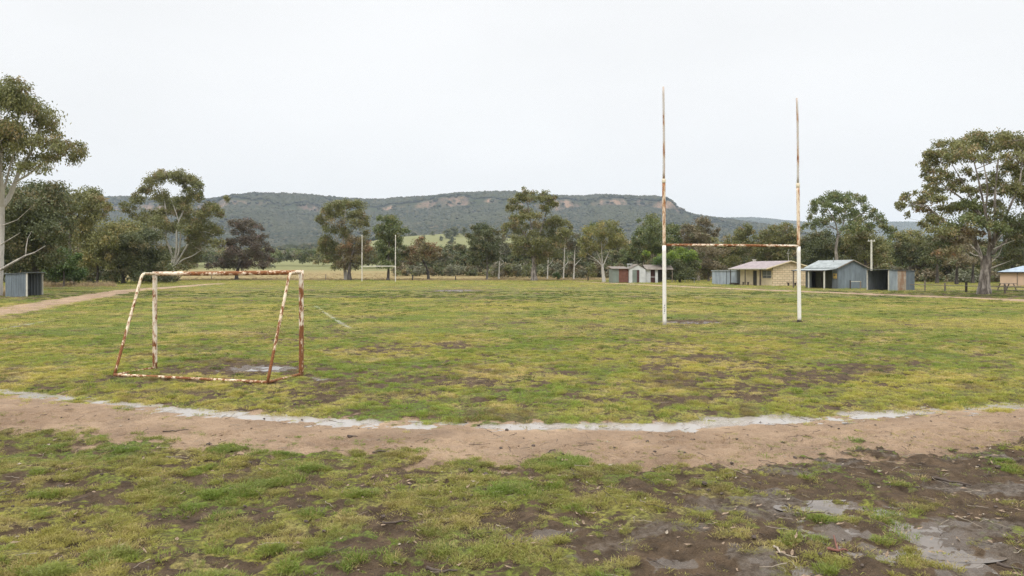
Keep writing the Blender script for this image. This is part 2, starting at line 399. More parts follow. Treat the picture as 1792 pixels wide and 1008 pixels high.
        L(nt, mix(nt, fac, (.5, .5, .5), (.9, .9, .9)), b.inputs['Roughness'])
        bump(nt, b, f, .35, .01)
        return m
    M['rust_goal'] = rusty('flaking_white_paint_on_rust', (.78, .72, .60), .50, 20, zg=.055, zmid=1.1)
    M['rust_bar'] = rusty('flaked_crossbar_paint', (.78, .70, .58), .50, 14, stretch=(.5, .5, 1))
    M['rust_heavy'] = rusty('mostly_rusted_paint', (.74, .66, .50), .512, 26, zg=.065, zmid=1.15)
    M['rust_low'] = rusty('rusted_ground_bar_paint', (.70, .62, .48), .515, 22, stretch=(.6, .6, 1))
    M['post_white'] = rusty('white_post_paint', (.80, .78, .73), .365, 5.0, zg=.035, zmid=.9)
    M['post_orange'] = rusty('rust_bleeding_paint', (.76, .64, .50), .475, 15.0, (1, 1, .22), (.20, .075, .03), (.44, .20, .075))
    M['post_grey'] = rusty('weathered_grey_pole', (.52, .49, .46), .425, 6.0, (1, 1, .2))
    M['post_far'] = plain('faded_white_post_paint', (.66, .62, .55), .6, 0, .1)
    M['tape'] = plain('black_tape', (.02, .02, .022), .6, 0, .2)
    # --- sheds
    def zinc(name, col, rust=.35, streak=True):
        m, nt, b = nmat(name); tc = N(nt, 'ShaderNodeTexCoord').outputs['Object']
        mp = N(nt, 'ShaderNodeMapping'); mp.inputs['Scale'].default_value = (1, 1, .25); L(nt, tc, mp.inputs['Vector'])
        f = noise(nt, mp.outputs[0], 1.6, 6, .65); f2 = noise(nt, tc, .7, 4, .6)
        c = mix(nt, ramp(nt, f, [(.3, 0), (.7, 1)]), [v * .68 for v in col], [v * 1.25 for v in col])
        c = mix(nt, ramp(nt, math_(nt, 'ADD', math_(nt, 'MULTIPLY', f, .5), math_(nt, 'MULTIPLY', f2, .5)), [(rust - .04, .8), (rust + .06, 0)]), c, (.30, .17, .10))
        L(nt, c, b.inputs['Base Color']); b.inputs['Roughness'].default_value = .7; b.inputs['Metallic'].default_value = 0; b.inputs['Specular IOR Level'].default_value = .2
        return m
    M['zinc'] = zinc('weathered_zinc_sheet', (.30, .34, .37), .36)
    M['zinc_blue'] = zinc('bluish_zinc_sheet', (.18, .212, .236), .30)
    M['zinc_dark'] = zinc('dull_dark_zinc', (.14, .155, .165), .33)
    M['zinc_rust'] = zinc('rust_streaked_sheet', (.42, .36, .29), .52)
    M['roof_pale'] = zinc('pale_roof_sheet', (.29, .315, .315), .25)
    M['roof_mauve'] = zinc('faded_mauve_roof', (.30, .255, .258), .30)
    M['roof_brown'] = zinc('dull_brown_roof', (.21, .18, .155), .30)
    M['roof_blue'] = zinc('blue_grey_roof', (.30, .36, .42), .22)
    M['cream'] = plain('cream_wall_paint', (.62, .52, .34), .8, 0, .12, 1.2)
    M['beige'] = plain('beige_wall_paint', (.52, .37, .26), .8, 0, .08, 1.0)
    M['white'] = plain('off_white_paint', (.52, .53, .52), .7, 0, .14, 1.5)
    M['grey_green'] = plain('grey_green_sheet', (.17, .20, .17), .7, 0, .15, 1.2)
    M['red_brown'] = plain('red_brown_brick', (.15, .062, .042), .85, 0, .25, 2.5)
    M['door_dark'] = plain('dark_door', (.045, .042, .032), .7, 0, .3)
    M['door_olive'] = plain('dark_olive_door', (.05, .05, .028), .7, 0, .3)
    M['door_red'] = plain('dark_red_door', (.07, .025, .022), .7, 0, .3)
    M['shutter'] = plain('grey_shutter', (.13, .14, .14), .5, 0, .2)
    M['timber'] = plain('weathered_timber', (.20, .165, .13), .85, 0, .35, 2.5)
    M['timber_dark'] = plain('dark_timber', (.05, .04, .032), .85, 0, .3, 2.5)
    M['sign'] = plain('yellow_sign_face', (.62, .43, .13), .6, 0, .1)
    M['concrete'] = plain('pale_concrete_pole', (.55, .53, .46), .8, 0, .12)
    M['hot_tape'] = M['tape']
    m, nt, b = nmat('cream_painted_brick'); tc = N(nt, 'ShaderNodeTexCoord').outputs['Object']
    sep = N(nt, 'ShaderNodeSeparateXYZ'); L(nt, tc, sep.inputs[0]); cb = N(nt, 'ShaderNodeCombineXYZ'); L(nt, sep.outputs['X'], cb.inputs[0]); L(nt, sep.outputs['Z'], cb.inputs[1])
    br = N(nt, 'ShaderNodeTexBrick'); br.inputs['Scale'].default_value = 1; br.inputs['Brick Width'].default_value = .75; br.inputs['Row Height'].default_value = .3
    br.inputs['Mortar Size'].default_value = .03; br.inputs['Color1'].default_value = (.66, .54, .36, 1); br.inputs['Color2'].default_value = (.56, .44, .28, 1); br.inputs['Mortar'].default_value = (.34, .26, .17, 1)
    L(nt, cb.outputs[0], br.inputs['Vector'])
    f = noise(nt, tc, 1.4, 5, .65)
    L(nt, mix(nt, ramp(nt, f, [(.55, 0), (.75, .6)]), br.outputs['Color'], (.40, .27, .17)), b.inputs['Base Color']); b.inputs['Roughness'].default_value = .85
    M['brick'] = m
    # --- puddle water
    m, nt, b = nmat('silty_water'); pos = N(nt, 'ShaderNodeNewGeometry').outputs['Position']
    b.inputs['Base Color'].default_value = (.30, .27, .24, 1); b.inputs['Roughness'].default_value = .12; b.inputs['IOR'].default_value = 1.33
    bump(nt, b, noise(nt, pos, 22, 3), .12, .01)
    M['water'] = m
    m, nt, b = nmat('muddy_pool_water'); pos = N(nt, 'ShaderNodeNewGeometry').outputs['Position']
    L(nt, mix(nt, ramp(nt, noise(nt, pos, 2.5, 5, .65), [(.35, 0), (.65, 1)]), (.085, .066, .050), (.165, .135, .108)), b.inputs['Base Color']); b.inputs['Roughness'].default_value = .035; b.inputs['IOR'].default_value = 1.5
    bump(nt, b, noise(nt, pos, 18, 3), .08, .01)
    M['pool'] = m
    M['stick'] = plain('wet_dark_twig', (.07, .05, .038), .8, 0, .4, 20)
    M['stick_pale'] = plain('bleached_twig', (.30, .25, .19), .8, 0, .3, 20)
    M['stick_red'] = plain('reddish_twig', (.17, .07, .05), .8, 0, .3, 20)
    M['litter'] = plain('fallen_leaves', (.24, .17, .11), .8, 0, .4, 3, coord='Generated')
make_materials()

# ------------------------------------------------------------------ ground mesh
def axis_steps(a, b, fn):
    out = [a]
    while out[-1] < b: out.append(out[-1] + fn(out[-1]))
    return np.array(out)
def grid_faces(nr, nc):
    i = np.arange(nr - 1)[:, None] * nc; j = np.arange(nc - 1)[None, :]
    return np.stack([i + j, i + j + 1, i + nc + j + 1, i + nc + j], -1).reshape(-1, 4)
def build_ground():
    ys = axis_steps(-6, 170, lambda y: .4 if y < 3.5 else .025 if y < 11 else .025 + (y - 11) * .0042)
    xp = axis_steps(0, 240, lambda x: .03 if x < 8 else .03 + (x - 8) * .012)
    xs = np.concatenate([-xp[:0:-1], xp])
    X, Y = np.meshgrid(xs, ys); x = X.ravel(); y = Y.ravel()
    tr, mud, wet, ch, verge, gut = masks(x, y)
    z = terrain(x, y)
    near = 1 - sstep(20, 45, y)
    fine = fbm(x * 5.5, y * 5.5, 91, 4) - .5; mid = fbm(x * 1.6, y * 1.6, 95, 3) - .5
    f2 = (fbm(x * 17, y * 17, 93, 3) - .5) * (1 - sstep(11, 16, y))
    gr = np.clip(1 - mud - tr, 0, 1)
    z += f2 * (mud * .05 + tr * .012 + gr * .02)
    z += near * (gr * (.075 * fine + .05 * mid) + mud * (.095 * fine + .03 * mid) + tr * .02 * fine)
    z -= .03 * tr * near + .02 * mud * near
    gsoft = 1 - sstep(.0, .55, dist_poly(x, y, GUTTER) - .1)
    gsoft *= (y < 20)
    z = z * (1 - gsoft) + gsoft * (-.062 + .045 * (fbm(x * 3.0, y * 3.0, 44, 5) - .5) + .02 * fine + .012 * f2)
    for (cx, cy, rx, ry) in PUDS:
        q = np.sqrt(((x - cx) / rx) ** 2 + ((y - cy) / ry) ** 2)
        m = 1 - sstep(.5, 1.6, q); lev = tz(cx, cy) + PLEV - .02
        z = z * (1 - m) + m * (lev + .0 + .11 * (fbm(x * 3.2, y * 3.2, 61, 5) - .5) + .09 * fine + .06 * f2 + .018 * np.clip(q, 0, 1.6) ** 2 - .008)
    Fq = grid_faces(len(ys), len(xs))
    V = np.stack([x, y, z], -1)
    ft = tr[Fq].mean(1) > .5
    for name, sel in (('ground', ~ft), ('dirt_track', ft)):
        f = Fq[sel]; used = np.unique(f); remap = np.zeros(len(V), np.int64); remap[used] = np.arange(len(used))
        A = {k: ('FLOAT', v[used].astype(np.float32)) for k, v in (('track', tr), ('mud', mud), ('wet', wet), ('chalk', ch), ('gut', gut[0]), ('pool', gut[1]))}
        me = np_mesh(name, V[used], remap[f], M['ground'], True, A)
        o = link(name, me); tag(o, kind='structure')
build_ground()

def build_far_ground():
    ys = axis_steps(169.5, 1560, lambda y: 2 + (y - 169) * .012); xp = axis_steps(0, 1900, lambda x: 4 + x * .012)
    xs = np.concatenate([-xp[:0:-1], xp]); X, Y = np.meshgrid(xs, ys); x = X.ravel(); y = Y.ravel()
    z = terrain(x, y) - .02
    tag(link('paddock', np_mesh('paddock', np.stack([x, y, z], -1), grid_faces(len(ys), len(xs)), M['paddock'])), kind='structure')
    # sheet under and beside everything
    mb = MB(); mb.add([(-5250, -50, -.9), (5250, -50, -.9), (5250, 6560, -.9), (-5250, 6560, -.9)], [(0, 1, 2, 3)])
    tag(mb.build('plain', M['paddock']), kind='structure')
build_far_ground()

# ------------------------------------------------------------------ hills
SKY = np.array([(-600, 365), (-200, 352), (0, 350), (180, 347), (250, 345), (330, 347), (385, 349), (400, 346), (440, 343), (480, 340), (520, 342), (560, 345), (600, 347),
    (650, 350), (680, 349), (720, 345), (760, 343), (800, 338.5), (850, 337), (900, 338), (960, 344), (985, 343), (1030, 341), (1080, 340), (1120, 342), (1143, 344),
    (1152, 350), (1162, 360), (1180, 369), (1200, 375), (1225, 381), (1260, 386), (1300, 392), (1350, 402), (1420, 420), (1500, 438), (1700, 452), (2400, 455)], float)
FAR = np.array([(-900, 420), (900, 400), (1150, 392), (1230, 386), (1270, 382.5), (1310, 382), (1335, 384), (1360, 387), (1400, 390), (1450, 391), (1520, 391), (1570, 390), (1620, 390), (1680, 396), (1792, 402), (2500, 410)], float)
def mesa(x, y):
    px = 896 + x / 3100 * F
    Ht = (HZ - np.interp(px, SKY[:, 0], SKY[:, 1])) / F * 3100 + 2 - 9
    Yr = 2780 + 420 * (fbm(x * .0022, 0 * x + 3.3, 8, 4) - .5) + 90 * (fbm(x * .011, y * .002, 9, 3) - .5)
    z0 = 20.0
    w = np.clip((y - 1450) / (Yr - 1450), 0, 1)
    cl = .74 + .10 * (fbm(x * .003, 0 * x, 12, 3) - .5)
    ch_ = .10 + .16 * (fbm(x * .008, 0 * x + 9, 13, 3) - .35)
    ch_ = np.clip(ch_, .065, .2)
    tal = z0 + np.maximum(Ht * cl - z0, 0) * w ** 1.55
    cliff = Ht * ch_ * sstep(0, 45, y - Yr)
    top = Ht * np.clip(1 - cl - ch_, 0, 1) * sstep(20, 300, y - Yr)
    gully = (fbm(x * .0045 + .3 * y * .002, y * .0022, 15, 4) - .5) * 70 * np.sin(np.clip(w, 0, 1) * math.pi) 
    spur = 30 * (fbm(x * .012, y * .004, 19, 3) - .5) * w * (y < Yr)
    return tal + cliff + top + gully + spur
def build_hills():
    xs = np.arange(-3300, 3301, 9.0); ys = np.concatenate([np.arange(1440, 2450, 14.0), np.arange(2450, 3200, 6.5), np.arange(3200, 3500, 40.0)])
    X, Y = np.meshgrid(xs, ys); x = X.ravel(); y = Y.ravel(); z = mesa(x, y)
    tag(link('hills', np_mesh('hills', np.stack([x, y, z], -1), grid_faces(len(ys), len(xs)), M['hill'])), kind='structure')
    xs = np.arange(-4500, 5200, 22.0); ys = np.arange(4600, 6500, 35.0); X, Y = np.meshgrid(xs, ys); x = X.ravel(); y = Y.ravel()
    px = 896 + x / 6100 * F; Ht = (HZ - np.interp(px, FAR[:, 0], FAR[:, 1])) / F * 6100 + 2
    z = Ht * sstep(4600, 6100, y) ** .9 + (fbm(x * .003, y * .003, 29, 4) - .5) * 70 * sstep(4600, 5200, y) * (1 - sstep(5700, 6100, y)) + (fbm(x * .03, y * .03, 30, 3) - .5) * 14
    tag(link('far_range', np_mesh('far_range', np.stack([x, y, z], -1), grid_faces(len(ys), len(xs)), M['hill'])), kind='structure')
build_hills()

# ------------------------------------------------------------------ instancing for uncountable stuff
def scatter(name, P, scl, rot, idx, protos, label):
    """one object whose points carry copies of small meshes (grass, litter, far forest)"""
    pc = bpy.data.collections.new(name + '_sources')
    for k, (me) in enumerate(protos):
        o = bpy.data.objects.new('source_%s_%02d' % (name, k), me); pc.objects.link(o)
    me = bpy.data.meshes.new(name); me.vertices.add(len(P)); me.vertices.foreach_set('co', np.ascontiguousarray(P, np.float32).ravel())
    for an, typ, arr, key in (('scl', 'FLOAT_VECTOR', scl, 'vector'), ('rot', 'FLOAT_VECTOR', rot, 'vector'), ('idx', 'INT', idx, 'value')):
        a = me.attributes.new(an, typ, 'POINT'); a.data.foreach_set(key, np.ascontiguousarray(arr, np.int32 if typ == 'INT' else np.float32).ravel())
    me.update()
    ng = bpy.data.node_groups.new(name + '_spread', 'GeometryNodeTree')
    ng.interface.new_socket('Geometry', in_out='INPUT', socket_type='NodeSocketGeometry'); ng.interface.new_socket('Geometry', in_out='OUTPUT', socket_type='NodeSocketGeometry')
    gi = ng.nodes.new('NodeGroupInput'); go = ng.nodes.new('NodeGroupOutput'); ip = ng.nodes.new('GeometryNodeInstanceOnPoints')
    ci = ng.nodes.new('GeometryNodeCollectionInfo'); ci.inputs['Collection'].default_value = pc; ci.inputs['Separate Children'].default_value = True; ci.inputs['Reset Children'].default_value = True
    ip.inputs['Pick Instance'].default_value = True
    def na(nm, dt):
        n = ng.nodes.new('GeometryNodeInputNamedAttribute'); n.data_type = dt; n.inputs['Name'].default_value = nm; return n.outputs['Attribute']
    ng.links.new(gi.outputs[0], ip.inputs['Points']); ng.links.new(ci.outputs[0], ip.inputs['Instance'])
    ng.links.new(na('idx', 'INT'), ip.inputs['Instance Index']); ng.links.new(na('rot', 'FLOAT_VECTOR'), ip.inputs['Rotation']); ng.links.new(na('scl', 'FLOAT_VECTOR'), ip.inputs['Scale'])
    ng.links.new(ip.outputs[0], go.inputs[0])
    o = link(name, me); md = o.modifiers.new('spread', 'NODES'); md.node_group = ng
    return tag(o, label, None, None, 'stuff')

def tuft_mesh(name, n, rad, h, lean, w, mat, seed):
    r = np.random.default_rng(seed); V = []; Fs = []
    for i in range(n):
        a = r.uniform(0, 6.283); d = rad * math.sqrt(r.uniform(0, 1)); bx, by = d * math.cos(a), d * math.sin(a)
        hh = h * r.uniform(.5, 1.1) * (1 - .45 * (d / rad) ** 2); la = a + r.normal(0, .9); le = lean * hh * r.uniform(.3, 1.5)
        dx, dy = math.cos(la) * le, math.sin(la) * le; wa = r.uniform(0, 6.283); ww = w * r.uniform(.6, 1.3)
        wx, wy = math.cos(wa) * ww / 2, math.sin(wa) * ww / 2; k = len(V)
        V += [(bx - wx, by - wy, -.012), (bx + wx, by + wy, -.012), (bx + dx * .4 + wx * .85, by + dy * .4 + wy * .85, hh * .6), (bx + dx * .4 - wx * .85, by + dy * .4 - wy * .85, hh * .6), (bx + dx, by + dy, hh * (1 - .25 * lean))]
        Fs += [(k, k + 1, k + 2, k + 3), (k + 3, k + 2, k + 4)]
    me = bpy.data.meshes.new(name); me.from_pydata(V, [], Fs); me.update(); me.materials.append(mat); return me

def ground_z(x, y):
    tr, mud, wet, ch, verge, gut = masks(x, y)
    near = 1 - sstep(20, 45, y); fine = fbm(x * 5.5, y * 5.5, 91, 4) - .5; mid = fbm(x * 1.6, y * 1.6, 95, 3) - .5
    gr = np.clip(1 - mud - tr, 0, 1)
    z = terrain(x, y) + near * (gr * (.075 * fine + .05 * mid) + mud * (.095 * fine + .03 * mid) + tr * .02 * fine) - .03 * tr * near - .02 * mud * near
    gs = (1 - sstep(.0, .55, dist_poly(x, y, GUTTER) - .1)) * (y < 20)
    return z * (1 - gs) + gs * -.05, tr, mud, wet, verge, gut

def fan_points(n, y0, y1, k=.82):
    """even spread over the part of the field within sight"""
    y = np.sqrt(rng.uniform(y0 * y0, y1 * y1, n)); x = rng.uniform(-1, 1, n) * (k * y + .8); return x, y
def build_grass():
    protos = [tuft_mesh('short_turf_a', 46, .085, .034, .9, .0042, M['blade'], 1), tuft_mesh('short_turf_b', 46, .085, .028, 1.2, .0045, M['blade'], 2),
              tuft_mesh('turf_clump', 60, .075, .055, .8, .005, M['blade'], 3), tuft_mesh('lush_clump', 60, .08, .075, .9, .0055, M['blade_lush'], 4),
              tuft_mesh('dry_tuft', 30, .09, .045, 1.6, .0035, M['blade_dry'], 5), tuft_mesh('broad_turf', 70, .34, .05, 1.0, .014, M['blade'], 6), tuft_mesh('broad_turf_b', 70, .34, .06, 1.2, .014, M['blade'], 8),
              tuft_mesh('verge_turf_a', 34, .075, .036, 1.2, .0046, M['blade_verge'], 31), tuft_mesh('verge_turf_b', 34, .075, .030, 1.6, .0046, M['blade_verge'], 32), tuft_mesh('verge_clump', 44, .06, .055, 1.0, .005, M['blade_verge'], 33), tuft_mesh('long_tuft', 34, .06, .13, 1.2, .0055, M['blade_lush'], 34)]
    def put(name, n, y0, y1, sc, label, mode):
        x, y = fan_points(n, y0, y1)
        z, tr, mud, wet, verge, gut = ground_z(x, y)
        cov = np.clip(1 - .6 * (0 if mode == 'verge' else masks(x, y)[3]) - 1.0 * mud - 1.05 * tr - wet * .8, 0, 1)
        clump = fbm(x * 5.2, y * 5.2, 201, 4)
        p = cov * np.clip(.06 + 5.5 * (clump - .44), .05, 1) + .035 * (mud > .5) * (wet < .4) + .012 * (tr > .5) * (clump > .58)
        keep = rng.uniform(0, 1, n) < p
        if mode == 'verge': keep &= verge > .5
        elif mode == 'field': keep &= verge < .5
        x, y, z, clump, cov, mudk = x[keep], y[keep], z[keep], clump[keep], cov[keep], mud[keep]; m = len(x)
        u = rng.uniform(0, 1, m); lush = fbm(x * 1.9, y * 1.9, 305, 3); bx = sstep(.58, .72, lush)
        if sc == 'far': idx = np.where(u < .5, 5, 6); s = rng.uniform(.6, 1.3, m) * np.clip(y / 60, .8, 2.2); sz = s * rng.uniform(.3, .6, m)
        else:
            idx = np.where(u < .42, 0, np.where(u < .72, 1, 2)); idx = np.where((clump > .58) & (u > .5), 2, idx)
            u2 = rng.uniform(0, 1, m); idx = np.where(u2 < .12 + 0 * x, 4, idx); idx = np.where((u2 > 1 - .75 * bx) & (mode == 'verge'), 3, idx); idx = np.where((u2 > 1 - .18 * bx) & (mode != 'verge'), 3, idx)
            if mode == 'verge':
                idx = np.where(idx < 3, idx + 7, idx); idx = np.where((idx == 3) & (rng.uniform(0, 1, m) < .12), 10, idx)
            s = rng.uniform(.5, 1.1, m) * sc * (.72 + .6 * np.clip(clump, 0, 1)); sz = (.62 if mode == 'verge' else .72) * s * rng.uniform(.7, 1.2, m) * np.clip(.6 + cov * .5, .5, 1.2)
        rot = np.stack([rng.normal(0, .12, m), rng.normal(0, .12, m), rng.uniform(0, 6.283, m)], -1)
        scatter(name, np.stack([x, y, z], -1), np.stack([s, s, sz], -1), rot, idx, protos, label)
        print(name, m)
    put('verge_grass', 150000, 4.0, 12.5, .95, 'patchy wet grass tufts on the near verge below the track', 'verge')
    put('field_grass', 170000, 8.8, 24, 1.05, 'short patchy turf on the near half of the sports field', 'field')
    x, y = fan_points(9000, 9.5, 75); z, tr, mud, wet, verge, gut = ground_z(x, y)
    k = (verge < .5) & (tr < .3) & (wet < .3) & (rng.uniform(0, 1, len(x)) < np.clip((fbm(x * .35, y * .35, 801, 4) - .40) * 5, .04, 1)); x, y, z = x[k], y[k], z[k]; m = len(x)
    pr = [tuft_mesh('dark_tuft_a', 90, .11, .075, .9, .007, M['blade_dark'], 51), tuft_mesh('dark_tuft_b', 90, .16, .06, 1.1, .008, M['blade_dark'], 52), tuft_mesh('dark_tuft_c', 60, .08, .09, .8, .007, M['blade_lush'], 53)]
    ss = rng.uniform(.5, 1.5, m) * np.clip(y / 30, .8, 2.0)
    scatter('dark_tufts', np.stack([x, y, z], -1), np.stack([ss, ss, rng.uniform(.5, 1.1, m) * np.clip(y / 30, .8, 1.5)], -1), np.stack([np.zeros(m), np.zeros(m), rng.uniform(0, 6.28, m)], -1), rng.integers(0, 3, m), pr, 'darker green tufts dotted over the sports field')
    put('field_turf', 110000, 24, 55, 'far', 'yellow green turf on the middle of the sports field', 'field')
    put('far_turf', 70000, 55, 156, 'far', 'smooth green turf at the far end of the sports field', 'field')
build_grass()

def build_puddles():
    info = [('shallow grey puddle in the mud behind the rusty goal mouth', 0), ('small puddle at the foot of the right goal post', 1), ('thin puddle beside the left tall white post', 2),
            ('pale puddle far out on the middle of the field', 3), ('long pale puddle across the muddy verge at right', 4), ('grey puddle below the long one on the verge', 5),
            ('broad bright puddle at the lower right of the verge', 6), ('ragged puddle at the bottom edge beside the broad bright one', 7), ('puddle at the bottom right under the broad bright one', 8),
            ('dim wet hollow at the bottom edge left of the ragged puddle', 9), ('damp dark hollow in the middle of the verge', 10), ('damp hollow at the bottom edge right of the middle', 11)]
    for label, k in info:
        cx, cy, rx, ry = PUDS[k]; n = 40; zc = tz(cx, cy) + PLEV - .02
        lift = -.0011 * k + (.012 if 4 <= k <= 8 else 0) + {9: -.010, 10: -.016, 11: -.014}.get(k, 0)
        V = [(cx, cy, zc + lift)] + [(cx + 1.6 * rx * math.cos(a), cy + 1.6 * ry * math.sin(a), zc + lift) for a in np.arange(n) / n * 2 * math.pi]
        o = MB().add(V, [(0, i + 1, (i + 1) % n + 1) for i in range(n)]).build('puddle', M['pool']); tag(o, label, 'puddle', 'puddles on the field and verge', 'structure')
    P = []
    for i in range(len(GUTTER) - 1):
        for t in np.linspace(0, 1, 6, endpoint=False): P.append(GUTTER[i] * (1 - t) + GUTTER[i + 1] * t)
    P = np.array(P); T = np.gradient(P, axis=0); T /= np.linalg.norm(T, axis=1, keepdims=True); Nn = np.stack([-T[:, 1], T[:, 0]], -1)
    V = np.concatenate([np.c_[P + Nn * .42, np.full(len(P), -.060)], np.c_[P - Nn * .42, np.full(len(P), -.060)]]); n = len(P)
    Q = np.array([(i, i + n, i + n + 1, i + 1) for i in range(n - 1)])
    tag(link('gutter_water', np_mesh('gutter_water', V, Q, M['water'])), 'ribbon of standing water along the field edge of the dirt track', 'water', None, 'structure')
build_puddles()

# ------------------------------------------------------------------ twigs and litter
def build_litter():
    def leafm(nm, l, w, mat, curl):
        mb = MB(); mb.add([(-l / 2, 0, .002), (-l / 6, w / 2, .006 + curl), (l / 5, w / 2.4, .004), (l / 2, 0, .010 + curl), (l / 5, -w / 2.4, .006), (-l / 6, -w / 2, .003)], [(0, 5, 1), (1, 5, 4, 2), (2, 4, 3)])
        me = bpy.data.meshes.new(nm); me.from_pydata(mb.v, [], mb.f); me.materials.append(mat); return me
    def twig(nm, l, r, mat, sd):
        q = np.random.default_rng(sd); P = np.zeros((6, 3)); P[:, 0] = np.linspace(-l / 2, l / 2, 6); P[:, 1] = np.cumsum(q.normal(0, l * .05, 6)); P[:, 2] = r + np.abs(q.normal(0, r * .8, 6))
        V, Q = tube(P, np.linspace(r, r * .4, 6), 5); return np_mesh(nm, V, Q, mat)
    def clod(nm, r, sd):
        import bmesh
        bm = bmesh.new(); bmesh.ops.create_icosphere(bm, subdivisions=2, radius=r); q = np.random.default_rng(sd)
        for v in bm.verts: v.co *= q.uniform(.7, 1.15); v.co.z *= .6
        me = bpy.data.meshes.new(nm); bm.to_mesh(me); bm.free(); me.materials.append(M['stick']); return me
    pr = [leafm('leaf_a', .085, .022, M['litter'], .004), leafm('leaf_b', .06, .024, M['stick_pale'], .008), leafm('leaf_c', .10, .018, M['litter'], .01),
          twig('twig_a', .16, .0035, M['stick'], 1), twig('twig_b', .26, .0045, M['stick'], 2), twig('twig_c', .14, .003, M['stick_pale'], 3), twig('twig_d', .22, .004, M['stick_pale'], 4), clod('clod_a', .018, 5), clod('clod_b', .028, 6)]
    x, y = fan_points(5200, 4.2, 11.5); z, tr, mud, wet, verge, gut = ground_z(x, y); n = len(x)
    p = np.where(verge > .5, .75, np.where(tr > .5, .4, .12)); p = p * np.clip(.3 + 1.6 * (fbm(x * .9, y * .9, 404, 3) - .3) + .05 * x, .15, 1)
    k = rng.uniform(0, 1, n) < p; x, y, z, tr = x[k], y[k], z[k], tr[k]; n = len(x)
    idx = rng.choice(9, n, p=[.15, .06, .14, .22, .12, .11, .06, .10, .04]); s = rng.uniform(.35, 1.1, n)
    lift = np.where(tr > .5, .003, .016)
    scatter('leaf_litter', np.stack([x, y, z + lift], -1), np.stack([s, s, s], -1), np.stack([rng.normal(0, .12, n), rng.normal(0, .12, n), rng.uniform(0, 6.28, n)], -1), idx, pr, 'fallen gum leaves, twigs and clods strewn over the verge and track')
    def stick(px0, px1, r, mat, label, fork=None, bend=.05, sd=0):
        q = np.random.default_rng(sd + 40); a = np.array(gp(*px0)); b_ = np.array(gp(*px1)); n = 9; t = np.linspace(0, 1, n)[:, None]
        P = a + (b_ - a) * t; nr = np.array([-(b_ - a)[1], (b_ - a)[0]]); P += nr * (np.sin(t * 5 + sd) * bend + q.normal(0, .02, (n, 1)))
        zz = ground_z(P[:, 0], P[:, 1])[0]; z = np.full(n, np.max(zz)) * .5 + zz * .5 + r * 1.2
        V, Q = tube(np.c_[P, z], np.linspace(r, r * .45, n), 7); o = MB().add(V, Q)
        if fork is not None:
            c = np.array(gp(*fork)); PP = np.c_[P[4] + (c - P[4]) * np.linspace(0, 1, 5)[:, None], np.linspace(z[4], z[4] + .05, 5)]
            V, Q = tube(PP, np.linspace(r * .8, r * .35, 5), 6); o.add(V, Q)
        tag(o.build('stick', mat, None, True), label, 'stick', 'larger sticks lying on the ground')
    stick((1630, 836), (1700, 846), .016, M['stick'], 'dark thick stick lying on grass at the right of the verge', sd=1)
    stick((1350, 958), (1392, 974), .010, M['stick_pale'], 'curved pale bare stick on dark mud near the bottom edge', bend=.15, sd=2)
    stick((1448, 963), (1484, 966), .012, M['stick_red'], 'short reddish forked stick on wet mud', fork=(1459, 950), sd=3)
    stick((668, 914), (716, 909), .012, M['stick'], 'dark crooked stick on bare soil left of the middle', sd=4)
    stick((1535, 787), (1566, 789), .012, M['stick'], 'dark straight stick at the lower edge of the sandy track, right side', sd=5)
    stick((652, 789), (683, 790), .012, M['stick'], 'short dark stick on the grass edge just below the sandy track, left of the middle', sd=6)
    stick((285, 752), (330, 748), .009, M['stick'], 'thin dark twig on the sandy track at left', sd=7)
    stick((745, 996), (800, 1004), .013, M['stick'], 'dark stick at the bottom edge of the picture left of the middle', sd=8)
    stick((1745, 985), (1790, 999), .013, M['stick'], 'dark stick in the bottom right corner', sd=9)
    stick((1375, 880), (1410, 896), .009, M['stick'], 'thin dark twig pointing at the long pale puddle', sd=10)
    stick((955, 788), (976, 783), .009, M['stick'], 'thin dark twig lying on the middle of the sandy track', sd=11)
    stick((608, 760), (626, 761), .012, M['stick'], 'stubby dark stick on the sandy track below the gutter water', sd=12)
build_litter()

# ------------------------------------------------------------------ trees
PAL = {  # leaf colours: (common, second, occasional)
    'olive': ((0.143, 0.158, 0.055), (0.212, 0.202, 0.07), (0.274, 0.212, 0.097)),
    'green': ((0.105, 0.141, 0.051), (0.166, 0.189, 0.064), (0.224, 0.206, 0.076)),
    'dark': ((0.079, 0.099, 0.04), (0.129, 0.138, 0.054), (0.177, 0.151, 0.068)),
    'brown': ((0.163, 0.128, 0.077), (0.212, 0.179, 0.096), (0.143, 0.154, 0.068)),
    'maroon': ((0.129, 0.095, 0.069), (0.103, 0.095, 0.054), (0.171, 0.114, 0.088)),
    'gold': ((0.228, 0.219, 0.072), (0.167, 0.179, 0.059), (0.307, 0.253, 0.089)),
    'bright': ((0.163, 0.237, 0.035), (0.257, 0.324, 0.048), (0.101, 0.152, 0.032)),
    'grey': ((0.152, 0.161, 0.099), (0.194, 0.196, 0.121), (0.22, 0.193, 0.134)),
    'rust': ((0.199, 0.143, 0.072), (0.169, 0.162, 0.067), (0.27, 0.162, 0.08)),
    'shrub': ((0.074, 0.126, 0.032), (0.104, 0.153, 0.039), (0.061, 0.094, 0.029)),
}
